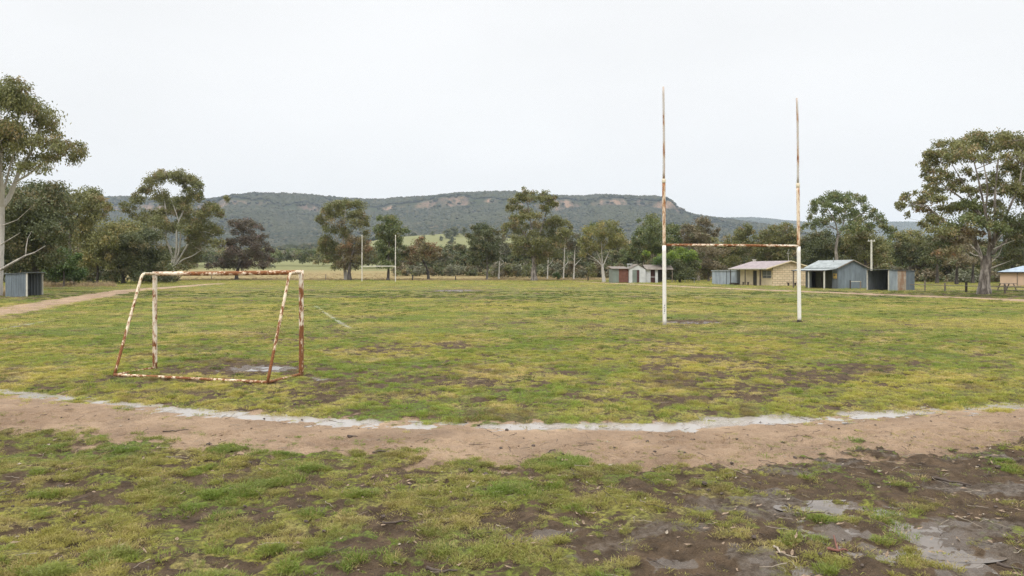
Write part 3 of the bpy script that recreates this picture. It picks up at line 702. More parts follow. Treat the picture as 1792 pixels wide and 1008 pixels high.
def leaves_of(lobes, r, leafL, leafW, cover, pal, droop=.5, nclump=14, pal2=None):
    V = []; C = []; clumps = []
    for li, lb in enumerate(lobes):
        c, rad = lb[0], lb[1]; pl = PAL[lb[2]] if len(lb) > 2 and lb[2] else PAL[pal]
        A = math.pi * rad[0] * rad[2]
        n = max(12, int(cover * 1.7 * A / (leafL * leafW)))
        nc = max(5, int(nclump * (.6 + .5 * r.uniform())))
        d = r.normal(size=(nc, 3)); d /= np.linalg.norm(d, axis=1, keepdims=True); d[:, 2] = np.where(d[:, 2] < -.55, -d[:, 2], d[:, 2])
        cc = c + d * rad * (r.uniform(.35, 1.0, (nc, 1)) ** .6) * .92
        clumps.append(cc)
        rc = (.34 * (rad[0] * rad[1] * rad[2]) ** (1 / 3)) * r.uniform(.7, 1.35, nc)
        w = rc ** 2; w /= w.sum()
        which = r.choice(nc, n, p=w)
        pos = cc[which] + np.clip(r.normal(size=(n, 3)), -1.9, 1.9) * rc[which][:, None] * np.array([.72, .72, .55])
        dirv = r.normal(size=(n, 3)); dirv[:, 2] -= droop * 1.4; dirv /= np.linalg.norm(dirv, axis=1, keepdims=True)
        wv = np.cross(dirv, r.normal(size=(n, 3))); wv /= np.linalg.norm(wv, axis=1, keepdims=True) + 1e-9
        l = leafL * r.uniform(.65, 1.3, (n, 1)); ww = leafW * r.uniform(.7, 1.25, (n, 1))
        V.append(np.stack([pos, pos + dirv * l * .5 + wv * ww, pos + dirv * l, pos + dirv * l * .5 - wv * ww], 1).reshape(-1, 3))
        base = np.array(pl)
        lobe_t = r.uniform(0, 1); ct = np.clip(lobe_t * .5 + r.uniform(0, 1, nc) * .5 + r.normal(0, .15, nc), 0, 1)
        cl = base[0] * (1 - ct[:, None]) + base[1] * ct[:, None]; odd = r.uniform(0, 1, nc) < .14; cl[odd] = base[2]
        col = cl[which] * r.uniform(.72, 1.32, (n, 1)); col = np.c_[col, np.ones(n)]
        C.append(np.repeat(col, 4, axis=0))
    return np.concatenate(V), np.concatenate(C), clumps

def tree_geo(limbs, lobes, r, leafL, leafW, cover, pal, twig=.03, droop=.5, nclump=14, hidden_twigs=.5):
    """limbs: list of (points Nx3, r0, r1); lobes: list of (centre, radii[, palette]) -> trunk mesh data, crown mesh data"""
    TV = []; TQ = []; n0 = 0
    def addt(P, R, sides):
        nonlocal n0
        V, Q = tube(P, R, sides); TV.append(V); TQ.append(Q + n0); n0 += len(V)
    skel = []; srad = []
    def smooth(P):
        P = np.asarray(P, float); k = len(P)
        if k < 3: return np.array([P[0] + (P[-1] - P[0]) * t for t in np.linspace(0, 1, 5)])
        out = []
        for i in range(k - 1):
            p0 = P[max(i - 1, 0)]; p1 = P[i]; p2 = P[i + 1]; p3 = P[min(i + 2, k - 1)]
            for t in np.linspace(0, 1, 5, endpoint=False):
                out.append(.5 * ((2 * p1) + (-p0 + p2) * t + (2 * p0 - 5 * p1 + 4 * p2 - p3) * t * t + (-p0 + 3 * p1 - 3 * p2 + p3) * t ** 3))
        out.append(P[-1]); return np.array(out)
    first = True
    for P, r0, r1 in limbs:
        S = smooth(P); R = np.linspace(1, 0, len(S)) ** .85 * (r0 - r1) + r1
        R = R * (1 + r.normal(0, .05, len(S)))
        if first:
            hgt = S[:, 2] - S[0, 2]; R = R * (1 + .35 * np.exp(-hgt / (r0 * 1.8))); first = False
            S = S.copy(); S[0, 2] -= .15
        addt(S, R, 12 if r0 > .12 else 7); skel.append(S); srad.append(R)
    SK = np.concatenate(skel); SR = np.concatenate(srad)
    order = sorted(range(len(lobes)), key=lambda i: np.min(np.linalg.norm(SK - lobes[i][0], axis=1)))
    for i in order:
        c, rad = np.array(lobes[i][0]), lobes[i][1]; tgt = c - np.array([0, 0, rad[2] * .25])
        d = np.linalg.norm(SK - tgt, axis=1) + np.maximum(0, SK[:, 2] - tgt[2] + .1 * rad[2]) * 2.5
        j = int(np.argmin(d)); p0 = SK[j]; ln = np.linalg.norm(tgt - p0)
        if ln < .05: continue
        mid = p0 * .5 + tgt * .5 + np.array([r.normal(0, .07), r.normal(0, .07), r.normal(-.02, .06)]) * ln
        S = smooth([p0, mid, tgt]); ra = min(SR[j] * .72, .012 * ln + .8 * twig + .01); R = np.linspace(ra, max(twig * .6, ra * .5), len(S))
        addt(S, R, 6); SK = np.concatenate([SK, S[1:]]); SR = np.concatenate([SR, R[1:]])
    LV, LC, clumps = leaves_of(lobes, r, leafL, leafW, cover, pal, droop, nclump)
    for i, cc in enumerate(clumps):
        c, rad = np.array(lobes[i][0]), lobes[i][1]; o = c - np.array([0, 0, rad[2] * .25])
        for p in cc:
            if r.uniform() > hidden_twigs: continue
            m = (o + p) / 2 + r.normal(0, .08, 3) * np.linalg.norm(p - o); addt(np.array([o, m, p]), np.array([twig * .6, twig * .45, twig * .2]), 4)
    return np.concatenate(TV), np.concatenate(TQ), LV, LC

def crown_mesh(LV, LC):
    Q = np.arange(len(LV)).reshape(-1, 4)
    return np_mesh('crown', LV, Q, M['leaf'], False, {'leaf_colour': ('FLOAT_COLOR', LC.astype(np.float32))})

def px_tree(name, label, base, Y, lobes_px, limbs_px, pal, bark, leafL=.36, leafW=.085, cover=2.3, trunk_r=.3, seed=1, group=None, twig=.03, dead=None, droop=.5, depth=.75, nclump=14, hidden_twigs=.5, cat='tree', grow=1.0, fill=True):
    """a tree standing Y metres away; its outline was measured in the photograph, then given depth"""
    r = np.random.default_rng(seed); s = Y / F
    bx = (base[0] - 896) * s; zg = tz(bx, Y); yb = HZ + (H - zg) / s     # row where its foot meets the ground
    org = np.array([bx, Y, zg])
    def loc(x, y, dy=0.0): return at(x, y, Y + dy) - org
    xs = [l[0] for l in lobes_px]; cx = (min(xs) + max(xs)) / 2; Rw = max(10, (max(xs) - min(xs)) / 2 + 10) * s
    lobes = []
    for l in lobes_px:
        u = (l[0] - cx) * s / Rw; dy = r.uniform(-1, 1) * math.sqrt(max(.05, 1 - u * u)) * Rw * depth
        rx, rz = l[2] * s * grow * 1.15, l[3] * s * grow * 1.15; lobes.append((loc(l[0], l[1], dy), np.array([rx, rx * r.uniform(.85, 1.15), rz]), l[4] if len(l) > 4 else None))
        for _ in range(int(fill)):      # smaller tufts round each bough end
            q = r.normal(size=2) * np.array([.8, .7]); kx = r.uniform(.4, .65)
            lobes.append((loc(l[0] + q[0] * l[2], l[1] + q[1] * l[3], dy + r.normal(0, .8) * rx), np.array([rx * kx, rx * kx, rz * kx * 1.15]), l[4] if len(l) > 4 else None))
    limbs = []
    if not limbs_px:
        top = np.mean([l[0] for l in lobes]) if False else None
        low = min(l[1] + l[3] for l in lobes_px); cz = np.mean([l[1] for l in lobes_px]); hx = np.mean(xs)
        limbs_px = [([(base[0], base[1]), (base[0] * .8 + hx * .2, base[1] * .6 + cz * .4), (hx, cz)], trunk_r, trunk_r * .3)]
    for P, r0, r1 in limbs_px:
        n = len(P); dy = np.cumsum(r.normal(0, .35, n)) * (r0 < trunk_r * .9); dy[0] = 0
        Q = [loc(p[0], p[1], dy[i]) for i, p in enumerate(P)]
        limbs.append((Q, r0, r1))
    limbs[0][0][0][2] = 0.0
    t = empty(name, (bx, Y, zg), 0, label, cat, group)
    TV, TQ, LV, LC = tree_geo(limbs, lobes, r, leafL, leafW, cover, pal, twig, droop, nclump, hidden_twigs)
    link('trunk', np_mesh('trunk', TV, TQ, M[bark]), t)
    if dead:
        mb = MB()
        for P, r0, r1 in dead:
            n = len(P); dy = np.cumsum(r.normal(0, .4, n)); dy[0] = 0
            Q = np.array([loc(p[0], p[1], dy[i] - .3) for i, p in enumerate(P)]); V, F_ = tube(Q, np.linspace(r0, r1, n), 7)
            link('dead_branch', np_mesh('dead_branch', V, F_, M['bark_dead']), t)
    link('crown', crown_mesh(LV, LC), t)
    return t

# --- the gums at the left edge
px_tree('gum_tree', 'tall white trunked gum at the left edge, towering over the tin shelter', (-3, 517), 62,
    [(-20, 180, 45, 32), (15, 185, 30, 26), (2, 168, 24, 20), (45, 185, 24, 18), (58, 200, 32, 20), (78, 213, 20, 16), (85, 225, 16, 14), (40, 240, 30, 20), (0, 240, 36, 26), (-40, 240, 40, 40), (18, 225, 22, 16),
     (62, 250, 18, 10), (88, 250, 16, 10), (102, 262, 16, 12), (122, 262, 16, 12), (138, 258, 12, 12), (125, 280, 10, 12), (142, 272, 7, 14), (102, 240, 9, 12), (75, 282, 26, 12), (60, 296, 22, 11), (90, 278, 12, 8), (32, 262, 16, 10), (20, 280, 14, 9),
     (-35, 300, 40, 30), (-70, 260, 40, 40), (-60, 200, 40, 40)],
    [([(-4, 517), (-1, 480), (1, 430), (2, 380), (3, 360)], .30, .22), ([(3, 362), (3, 330), (0, 290), (4, 240), (-6, 190)], .22, .07), ([(3, 362), (16, 345), (27, 318), (34, 300), (52, 270), (66, 235), (70, 210)], .22, .05),
     ([(27, 318), (50, 305), (75, 285), (105, 265), (125, 262)], .10, .03), ([(8, 330), (18, 290), (30, 250), (42, 210)], .09, .03), ([(-2, 380), (-30, 340), (-50, 290)], .16, .05)],
    'olive', 'bark_white', .25, .052, 1.5, .30, 11, fill=1, grow=1.05, twig=.022, hidden_twigs=.8, nclump=18, droop=.8,
    dead=[([(2, 472), (18, 462), (45, 447), (60, 442), (80, 430)], .12, .02), ([(45, 447), (46, 432), (49, 416), (56, 404)], .055, .015), ([(2, 428), (18, 418), (36, 407)], .06, .015), ([(2, 395), (30, 385), (55, 362)], .05, .012)])
px_tree('dark_gum_tree', 'dark bushy gum crowded behind the tin shelter at left', (62, 507), 82,
    [(20, 350, 40, 24), (60, 338, 34, 20), (95, 335, 22, 16), (0, 370, 40, 28), (50, 365, 45, 26), (95, 362, 30, 22), (20, 395, 42, 26), (65, 395, 40, 26), (100, 395, 26, 20), (10, 425, 40, 24), (55, 425, 42, 24), (88, 425, 28, 18), (25, 452, 40, 20), (65, 455, 34, 18), (0, 465, 36, 22), (85, 450, 22, 14)],
    None, 'dark', 'bark_dark', .30, .07, 2.0, .35, 12, twig=.03, nclump=18)
px_tree('leaning_gum_tree', 'olive gum with a flat open crown right of the dark bushy gum, before the hill', (128, 499), 108,
    [(150, 340, 22, 12), (168, 352, 18, 13), (182, 366, 12, 12), (140, 355, 24, 14), (118, 345, 18, 12), (160, 372, 20, 11), (128, 372, 18, 12), (176, 380, 12, 8), (108, 365, 16, 14), (150, 388, 16, 7)],
    [([(128, 499), (124, 460), (122, 420), (128, 390)], .26, .14), ([(128, 390), (140, 372), (152, 350)], .12, .05), ([(126, 400), (150, 385), (172, 365)], .09, .04)],
    'olive', 'bark_dark', .32, .075, 1.9, .26, 13)
px_tree('green_shrub', 'bright green rounded shrub behind and right of the left tin shelter', (112, 497), 96,
    [(112, 450, 16, 14), (125, 462, 12, 14), (100, 470, 16, 14), (115, 478, 22, 14), (88, 480, 16, 12), (130, 482, 14, 10)], None, 'shrub', 'bark_dark', .26, .07, 2.6, .12, 14, cat='shrub')
px_tree('acacia_tree', 'yellowish olive tree with a thin dark stem left of the white multi-stemmed gum', (170, 495), 118,
    [(165, 400, 26, 16), (188, 405, 20, 16), (145, 415, 18, 14), (178, 425, 28, 16), (150, 438, 22, 16), (195, 435, 16, 14), (172, 450, 26, 14), (145, 460, 18, 12), (186, 460, 18, 12), (158, 472, 18, 9)],
    [([(170, 495), (171, 475), (169, 450), (172, 420)], .2, .09), ([(170, 465), (158, 445), (150, 430)], .08, .03)], 'gold', 'bark_dark', .33, .08, 2.0, .2, 15)
px_tree('spreading_tree', 'broad dark tree with a low forked trunk beside the white multi-stemmed gum', (216, 494), 121,
    [(225, 398, 20, 12, 'gold'), (245, 410, 20, 14), (215, 412, 20, 14, 'gold'), (262, 425, 24, 16), (230, 428, 30, 16), (205, 440, 20, 14), (248, 445, 34, 16), (275, 448, 22, 14), (222, 458, 28, 14), (262, 464, 34, 12), (286, 468, 16, 9), (198, 462, 18, 14), (235, 472, 24, 8)],
    [([(216, 494), (215, 482), (218, 465), (224, 435)], .32, .14), ([(217, 486), (226, 474), (240, 466), (258, 460)], .2, .08), ([(217, 478), (208, 466), (200, 450)], .15, .05)], 'dark', 'bark_dark', .33, .08, 2.2, .32, 16)
px_tree('low_shrub', 'low dark shrub at the foot of the broad forked tree', (196, 494), 116, [(190, 486, 12, 7), (202, 488, 12, 6), (196, 482, 10, 6)], None, 'dark', 'bark_dark', .28, .07, 2.8, .06, 17, cat='shrub')
px_tree('white_gum_tree', 'tall white multi-stemmed gum with open crown behind the rusty goal', (305, 490), 152,
    [(274, 312, 14, 9), (294, 311, 16, 9), (316, 309, 16, 10), (331, 321, 14, 11), (344, 330, 8, 11), (349, 348, 5, 8), (264, 322, 10, 8), (256, 334, 11, 9), (240, 352, 12, 7), (226, 362, 9, 7), (282, 346, 14, 11), (297, 362, 18, 12), (288, 376, 14, 9), (324, 355, 16, 10), (340, 345, 9, 8), (318, 376, 18, 11),
     (366, 362, 12, 9), (376, 370, 10, 10), (384, 378, 5, 8), (354, 374, 12, 7), (258, 380, 18, 9), (274, 392, 16, 10), (252, 392, 10, 6), (342, 390, 18, 11), (361, 400, 16, 10), (378, 408, 12, 8), (302, 402, 16, 9), (324, 402, 14, 9), (355, 424, 20, 10), (338, 415, 14, 10), (374, 426, 10, 6), (329, 453, 16, 12), (320, 466, 12, 7), (345, 440, 12, 8), (290, 440, 10, 9, 'dark'), (275, 415, 12, 8)],
    [([(305, 490), (304, 474), (302, 455)], .42, .30), ([(303, 460), (299, 440), (290, 415), (292, 385), (288, 355), (282, 330)], .24, .07), ([(304, 462), (309, 435), (310, 400), (322, 365), (333, 330)], .24, .06), ([(305, 465), (313, 440), (316, 412), (312, 385), (300, 350)], .2, .06),
     ([(305, 472), (318, 456), (336, 448), (352, 438)], .17, .06), ([(306, 466), (326, 432), (338, 414), (356, 405), (376, 412)], .16, .05), ([(322, 440), (340, 410), (352, 380), (368, 366)], .12, .04), ([(292, 400), (275, 385), (256, 372), (238, 356)], .1, .04)],
    'olive', 'bark_white', .38, .085, 2.1, .42, 18, twig=.035, hidden_twigs=.45, fill=2, grow=1.1,
    dead=[([(298, 442), (278, 438), (262, 430)], .08, .03), ([(290, 414), (278, 408), (268, 398), (266, 390)], .08, .03)])
px_tree('maroon_tree', 'brownish maroon tree with two tiers and a bent dark trunk behind the goal crossbar', (414, 489), 166,
    [(412, 393, 14, 6), (428, 390, 14, 6), (443, 396, 9, 7), (420, 402, 14, 6), (436, 406, 9, 6), (400, 430, 14, 9), (420, 425, 16, 9), (440, 420, 14, 8), (458, 428, 14, 9), (470, 438, 8, 7), (410, 445, 18, 9), (440, 445, 22, 10), (460, 450, 14, 9), (395, 455, 14, 9), (386, 466, 10, 7), (410, 464, 16, 8), (440, 464, 22, 8), (464, 464, 9, 7)],
    [([(414, 489), (415, 475), (424, 455), (440, 440)], .38, .14), ([(417, 468), (420, 440), (424, 420), (428, 400)], .15, .05), ([(428, 450), (448, 440), (462, 432)], .12, .05)], 'maroon', 'bark_dark', .40, .095, 2.2, .38, 19)
px_tree('tall_gum_tree', 'tall olive gum left of the far white goalposts', (606, 490), 162,
    [(602, 357, 16, 7), (584, 362, 14, 9), (622, 361, 14, 9), (572, 374, 10, 9), (566, 390, 8, 9), (585, 382, 14, 11), (604, 377, 16, 11), (626, 376, 12, 10), (638, 388, 9, 11), (620, 393, 12, 9), (594, 402, 14, 9), (574, 402, 9, 7), (604, 413, 12, 6), (572, 420, 15, 8), (582, 432, 15, 10), (564, 440, 9, 9), (584, 449, 16, 10), (572, 456, 10, 9), (590, 466, 10, 7), (640, 410, 7, 7)],
    [([(606, 490), (603, 465), (600, 430), (602, 395), (605, 365)], .4, .1), ([(600, 435), (585, 410), (576, 385)], .16, .05), ([(602, 420), (620, 400), (634, 385)], .15, .05), ([(601, 445), (588, 435), (578, 425)], .13, .05)], 'olive', 'bark_white', .39, .09, 2.1, .4, 20)
px_tree('brown_gum_tree', 'shorter brownish gum overlapping the tall one behind the far left goalpost', (612, 490), 158,
    [(618, 424, 14, 9), (634, 428, 12, 11), (608, 438, 16, 10), (626, 444, 18, 11), (642, 440, 9, 10), (612, 454, 16, 9), (632, 457, 14, 9), (616, 467, 12, 6)],
    [([(612, 490), (611, 474), (614, 455), (620, 435)], .42, .14), ([(612, 465), (617, 445), (620, 432)], .12, .05)], 'rust', 'bark_dark', .38, .09, 2.1, .42, 21)
px_tree('narrow_gum_tree', 'narrow dense green gum directly behind the far right goalpost', (679, 491), 157,
    [(676, 385, 11, 7), (690, 388, 12, 9), (664, 401, 9, 7), (680, 402, 16, 10), (699, 404, 8, 10), (670, 415, 11, 8), (688, 416, 14, 9), (698, 426, 7, 7), (666, 428, 8, 7), (678, 430, 14, 9), (676, 443, 14, 9), (688, 448, 13, 9), (664, 452, 10, 9), (674, 463, 12, 7), (690, 462, 8, 6)],
    [([(679, 491), (680, 470), (680, 440), (682, 405)], .3, .08)], 'green', 'bark_dark', .38, .09, 2.4, .3, 22)
px_tree('umbrella_tree', 'low umbrella shaped olive tree right of the far goalposts', (750, 489), 166,
    [(736, 428, 16, 6), (752, 431, 13, 6), (724, 439, 15, 6), (742, 442, 18, 6), (762, 441, 11, 6), (718, 450, 14, 6), (738, 452, 16, 6), (758, 450, 11, 6), (708, 446, 9, 7, 'dark')],
    [([(750, 489), (748, 472), (740, 456), (736, 440)], .3, .1)], 'rust', 'bark_dark', .40, .095, 2.3, .3, 23)
px_tree('round_gum_tree', 'rounded dark gum between the umbrella tree and the big central gum', (852, 489), 163,
    [(847, 400, 17, 7), (832, 409, 12, 9), (862, 409, 12, 9), (846, 416, 18, 9), (829, 424, 9, 8), (864, 424, 10, 9), (852, 432, 16, 9), (828, 440, 10, 8), (841, 449, 15, 9), (857, 454, 15, 9), (870, 448, 9, 9), (832, 458, 10, 7)],
    [([(852, 489), (853, 468), (851, 440), (848, 412)], .22, .08)], 'dark', 'bark_grey', .38, .09, 2.2, .22, 24)
px_tree('central_gum_tree', 'largest gum in the middle of the tree line with broad crown above the mesa', (935, 490), 154,
    [(919, 337, 8, 5), (935, 340, 9, 5), (953, 339, 7, 6), (912, 346, 11, 7), (928, 349, 12, 7), (946, 350, 9, 7), (960, 350, 10, 8), (898, 355, 11, 7), (890, 366, 6, 8), (904, 364, 8, 5), (968, 361, 8, 8), (950, 366, 11, 7), (921, 374, 16, 8), (906, 384, 12, 8), (934, 380, 12, 8), (974, 383, 14, 6), (988, 391, 9, 8), (966, 394, 15, 9), (938, 396, 16, 9), (893, 397, 12, 8), (884, 407, 7, 7), (911, 405, 15, 9), (958, 411, 18, 10), (984, 409, 12, 10), (932, 413, 14, 9), (905, 422, 14, 9), (922, 428, 14, 9), (950, 427, 17, 10), (974, 426, 14, 9), (934, 441, 14, 9), (960, 444, 15, 10), (947, 456, 11, 7), (912, 441, 13, 8), (975, 444, 10, 8), (996, 397, 5, 4)],
    [([(935, 490), (934, 476), (935, 462), (936, 440)], .62, .32), ([(934, 468), (929, 440), (920, 412), (911, 400)], .22, .06), ([(937, 465), (950, 450), (962, 430)], .22, .07), ([(936, 440), (931, 405), (927, 378), (922, 350)], .2, .05), ([(938, 440), (946, 405), (955, 375), (958, 355)], .18, .05), ([(936, 455), (925, 440), (914, 432)], .12, .05)],
    'olive', 'bark_grey', .38, .088, 2.1, .62, 25, twig=.035)
def slim(x, top, fork, label, seed, Y=172, pal='brown', lob=None):
    px_tree('slim_gum_tree', label, (x, 487), Y, lob, [([(x, 487), (x + 1, 465), (x + 2, 440), (x + 3, top)], .17, .06)] + ([([(x + 1, 466), (x + 8, 458), (x + fork, 448)], .09, .04)] if fork else []), pal, 'bark_white', .40, .09, 1.5, .17, seed)
slim(873, 430, -8, 'slim pale gum leaning between the rounded dark gum and the big central gum', 26, lob=[(872, 425, 12, 8), (880, 435, 10, 8), (865, 440, 10, 8), (876, 415, 9, 7), (868, 452, 9, 7)], pal='grey')
slim(958, 435, 10, 'slim white trunk just right of the big central gum', 27, lob=[(960, 425, 12, 9), (968, 440, 10, 8), (955, 440, 9, 8)], pal='dark')
slim(986, 420, 6, 'slim pale trunk midway between the central gum and the golden spreading tree', 28, lob=[(990, 420, 10, 9), (998, 430, 10, 8), (985, 435, 9, 7), (996, 412, 8, 6)])
slim(1004, 430, 18, 'slim white forked trunk left of the golden spreading tree', 29, lob=[(1008, 415, 11, 8), (1018, 425, 10, 8), (1003, 430, 9, 8), (1020, 438, 8, 6), (1012, 440, 8, 6)], pal='grey')
px_tree('round_shrub', 'small round bright shrub on the dry grass right of the big central gum', (975, 490), 156, [(973, 482, 4, 4), (977, 484, 4, 4), (975, 479, 3, 3)], None, 'shrub', 'bark_dark', .26, .08, 3, .05, 30, cat='shrub')
px_tree('golden_tree', 'golden green spreading tree with pale fanned limbs left of the small white shed', (1057, 490), 137,
    [(1041, 396, 12, 5, 'green'), (1060, 394, 14, 6), (1072, 400, 10, 6), (1032, 406, 12, 7), (1052, 404, 16, 7), (1076, 408, 13, 8), (1028, 418, 13, 7), (1052, 415, 18, 7), (1078, 418, 13, 8), (1088, 427, 9, 6), (1097, 435, 6, 4), (1030, 432, 14, 7), (1056, 426, 14, 6), (1020, 425, 9, 7), (1022, 444, 10, 6), (1070, 430, 10, 6)],
    [([(1057, 490), (1055, 476), (1054, 464)], .32, .2), ([(1054, 466), (1044, 455), (1034, 448), (1024, 440)], .1, .04), ([(1054, 465), (1048, 448), (1040, 430)], .1, .04), ([(1054, 464), (1053, 440), (1052, 415)], .11, .04), ([(1055, 466), (1062, 450), (1067, 438), (1076, 425)], .11, .04), ([(1055, 468), (1046, 458), (1030, 452)], .07, .03)],
    'gold', 'bark_white', .36, .085, 2.2, .32, 31)
px_tree('dark_green_tree', 'tall dark green tree behind the left tall post, over the small white shed', (1146, 492), 152,
    [(1145, 384, 16, 7), (1134, 391, 10, 6), (1120, 408, 11, 9), (1134, 404, 13, 9), (1156, 402, 13, 9), (1127, 420, 15, 10), (1145, 418, 15, 10), (1120, 432, 11, 8), (1138, 435, 15, 9), (1176, 397, 11, 5), (1176, 408, 14, 9), (1168, 422, 14, 9), (1182, 422, 10, 8), (1112, 422, 8, 8), (1155, 440, 14, 9), (1125, 448, 14, 8), (1105, 440, 8, 9)],
    None, 'green', 'bark_grey', .38, .09, 2.2, .4, 32)
px_tree('brown_crowned_tree', 'brown clumpy tree right of the left tall post, above the round hedge', (1222, 492), 154,
    [(1226, 388, 13, 7), (1238, 394, 6, 7), (1205, 399, 11, 7), (1222, 404, 13, 8, 'rust'), (1198, 409, 10, 8), (1236, 409, 9, 8), (1250, 409, 6, 6), (1257, 404, 3, 5), (1214, 415, 16, 8), (1234, 419, 10, 7), (1200, 421, 13, 7), (1220, 428, 16, 8)],
    None, 'brown', 'bark_grey', .38, .09, 2.2, .35, 33)
px_tree('thin_brown_tree', 'drab brown thin tree between the round hedge and the cream clubhouse', (1240, 491), 140,
    [(1232, 438, 16, 10), (1246, 446, 14, 11), (1228, 452, 14, 10), (1240, 462, 16, 10), (1252, 468, 12, 10), (1230, 470, 12, 10), (1244, 480, 13, 7)], None, 'brown', 'bark_grey', .36, .085, 1.9, .2, 34)
px_tree('domed_tree', 'dome topped olive tree seen under the crossbar of the tall posts', (1298, 492), 150,
    [(1303, 397, 10, 5), (1311, 405, 9, 6), (1294, 405, 9, 5), (1302, 411, 14, 6), (1280, 420, 13, 6), (1296, 420, 13, 6), (1272, 430, 11, 6), (1290, 432, 15, 8), (1308, 430, 12, 8), (1275, 442, 13, 9), (1298, 445, 15, 9), (1285, 457, 14, 8), (1268, 455, 9, 8)],
    None, 'olive', 'bark_grey', .37, .09, 2.2, .35, 35)
px_tree('wide_olive_tree', 'wide olive tree behind the cream clubhouse, left of the right tall post', (1362, 492), 146,
    [(1358, 400, 13, 5), (1378, 397, 14, 6), (1392, 404, 9, 6), (1342, 409, 13, 6), (1362, 411, 16, 7), (1384, 411, 13, 7), (1328, 418, 12, 6), (1348, 423, 15, 8), (1374, 423, 16, 8), (1394, 422, 9, 8), (1332, 434, 14, 9), (1356, 438, 18, 9), (1382, 438, 16, 9), (1340, 450, 14, 8), (1368, 452, 16, 8)],
    None, 'olive', 'bark_grey', .37, .09, 2.2, .4, 36)
px_tree('open_gum_tree', 'open airy gum rising behind the grey tin shed with verandah', (1466, 493), 124,
    [(1482, 341, 9, 5), (1456, 342, 11, 6), (1467, 347, 12, 7), (1482, 350, 12, 7), (1500, 349, 11, 6), (1511, 354, 7, 6), (1441, 350, 11, 6), (1431, 360, 10, 7), (1424, 369, 6, 6), (1418, 382, 4, 6), (1450, 360, 8, 6), (1443, 371, 7, 5), (1482, 366, 10, 7), (1469, 372, 10, 7), (1458, 380, 9, 6), (1492, 374, 10, 7), (1517, 366, 7, 6), (1528, 372, 7, 6), (1538, 380, 8, 6), (1545, 390, 6, 7), (1556, 406, 8, 7), (1561, 414, 4, 5), (1437, 388, 12, 7), (1428, 396, 9, 8), (1478, 384, 11, 6), (1506, 388, 14, 9, 'green'), (1522, 396, 10, 8), (1490, 398, 15, 8), (1545, 398, 5, 5)],
    [([(1466, 493), (1465, 460), (1463, 435), (1467, 412)], .3, .17), ([(1467, 414), (1462, 390), (1450, 368), (1438, 355)], .13, .04), ([(1467, 414), (1475, 395), (1480, 370), (1482, 350)], .13, .04), ([(1469, 408), (1490, 388), (1510, 374), (1530, 378), (1545, 392)], .11, .03), ([(1464, 402), (1448, 392), (1432, 388)], .08, .03)],
    'green', 'bark_grey', .32, .075, 1.8, .3, 37, hidden_twigs=.6, fill=2, grow=1.1)
px_tree('dense_tree', 'dense dark tree behind the left half of the grey tin shed', (1440, 493), 136,
    [(1420, 418, 16, 9), (1440, 412, 16, 9), (1412, 432, 14, 10), (1435, 430, 20, 11), (1458, 425, 16, 10), (1422, 446, 18, 10), (1448, 446, 20, 10), (1415, 460, 16, 9), (1440, 462, 20, 9), (1465, 442, 14, 10)], None, 'dark', 'bark_dark', .35, .085, 2.3, .35, 38)
px_tree('dense_tree', 'dense brownish green tree behind the concrete light pole', (1515, 493), 134,
    [(1500, 410, 16, 9), (1520, 412, 16, 9), (1490, 424, 16, 10), (1512, 428, 20, 10), (1536, 424, 14, 9), (1500, 444, 20, 10), (1528, 444, 18, 10), (1490, 460, 18, 9), (1515, 462, 20, 9), (1545, 438, 12, 9), (1550, 455, 14, 9), (1478, 440, 12, 9)], None, 'olive', 'bark_dark', .35, .085, 2.3, .35, 39)
px_tree('flat_topped_tree', 'flat topped golden tree between the light pole and the huge right gum', (1592, 491), 140,
    [(1586, 409, 15, 5), (1574, 415, 11, 5), (1602, 411, 14, 5), (1618, 418, 11, 6), (1590, 420, 18, 6), (1610, 428, 15, 8, 'olive'), (1578, 430, 14, 8, 'dark'), (1596, 438, 18, 9, 'dark'), (1618, 444, 14, 9, 'dark'), (1575, 448, 14, 9, 'dark'), (1600, 456, 18, 8, 'dark')], None, 'gold', 'bark_grey', .36, .085, 2.2, .35, 40)
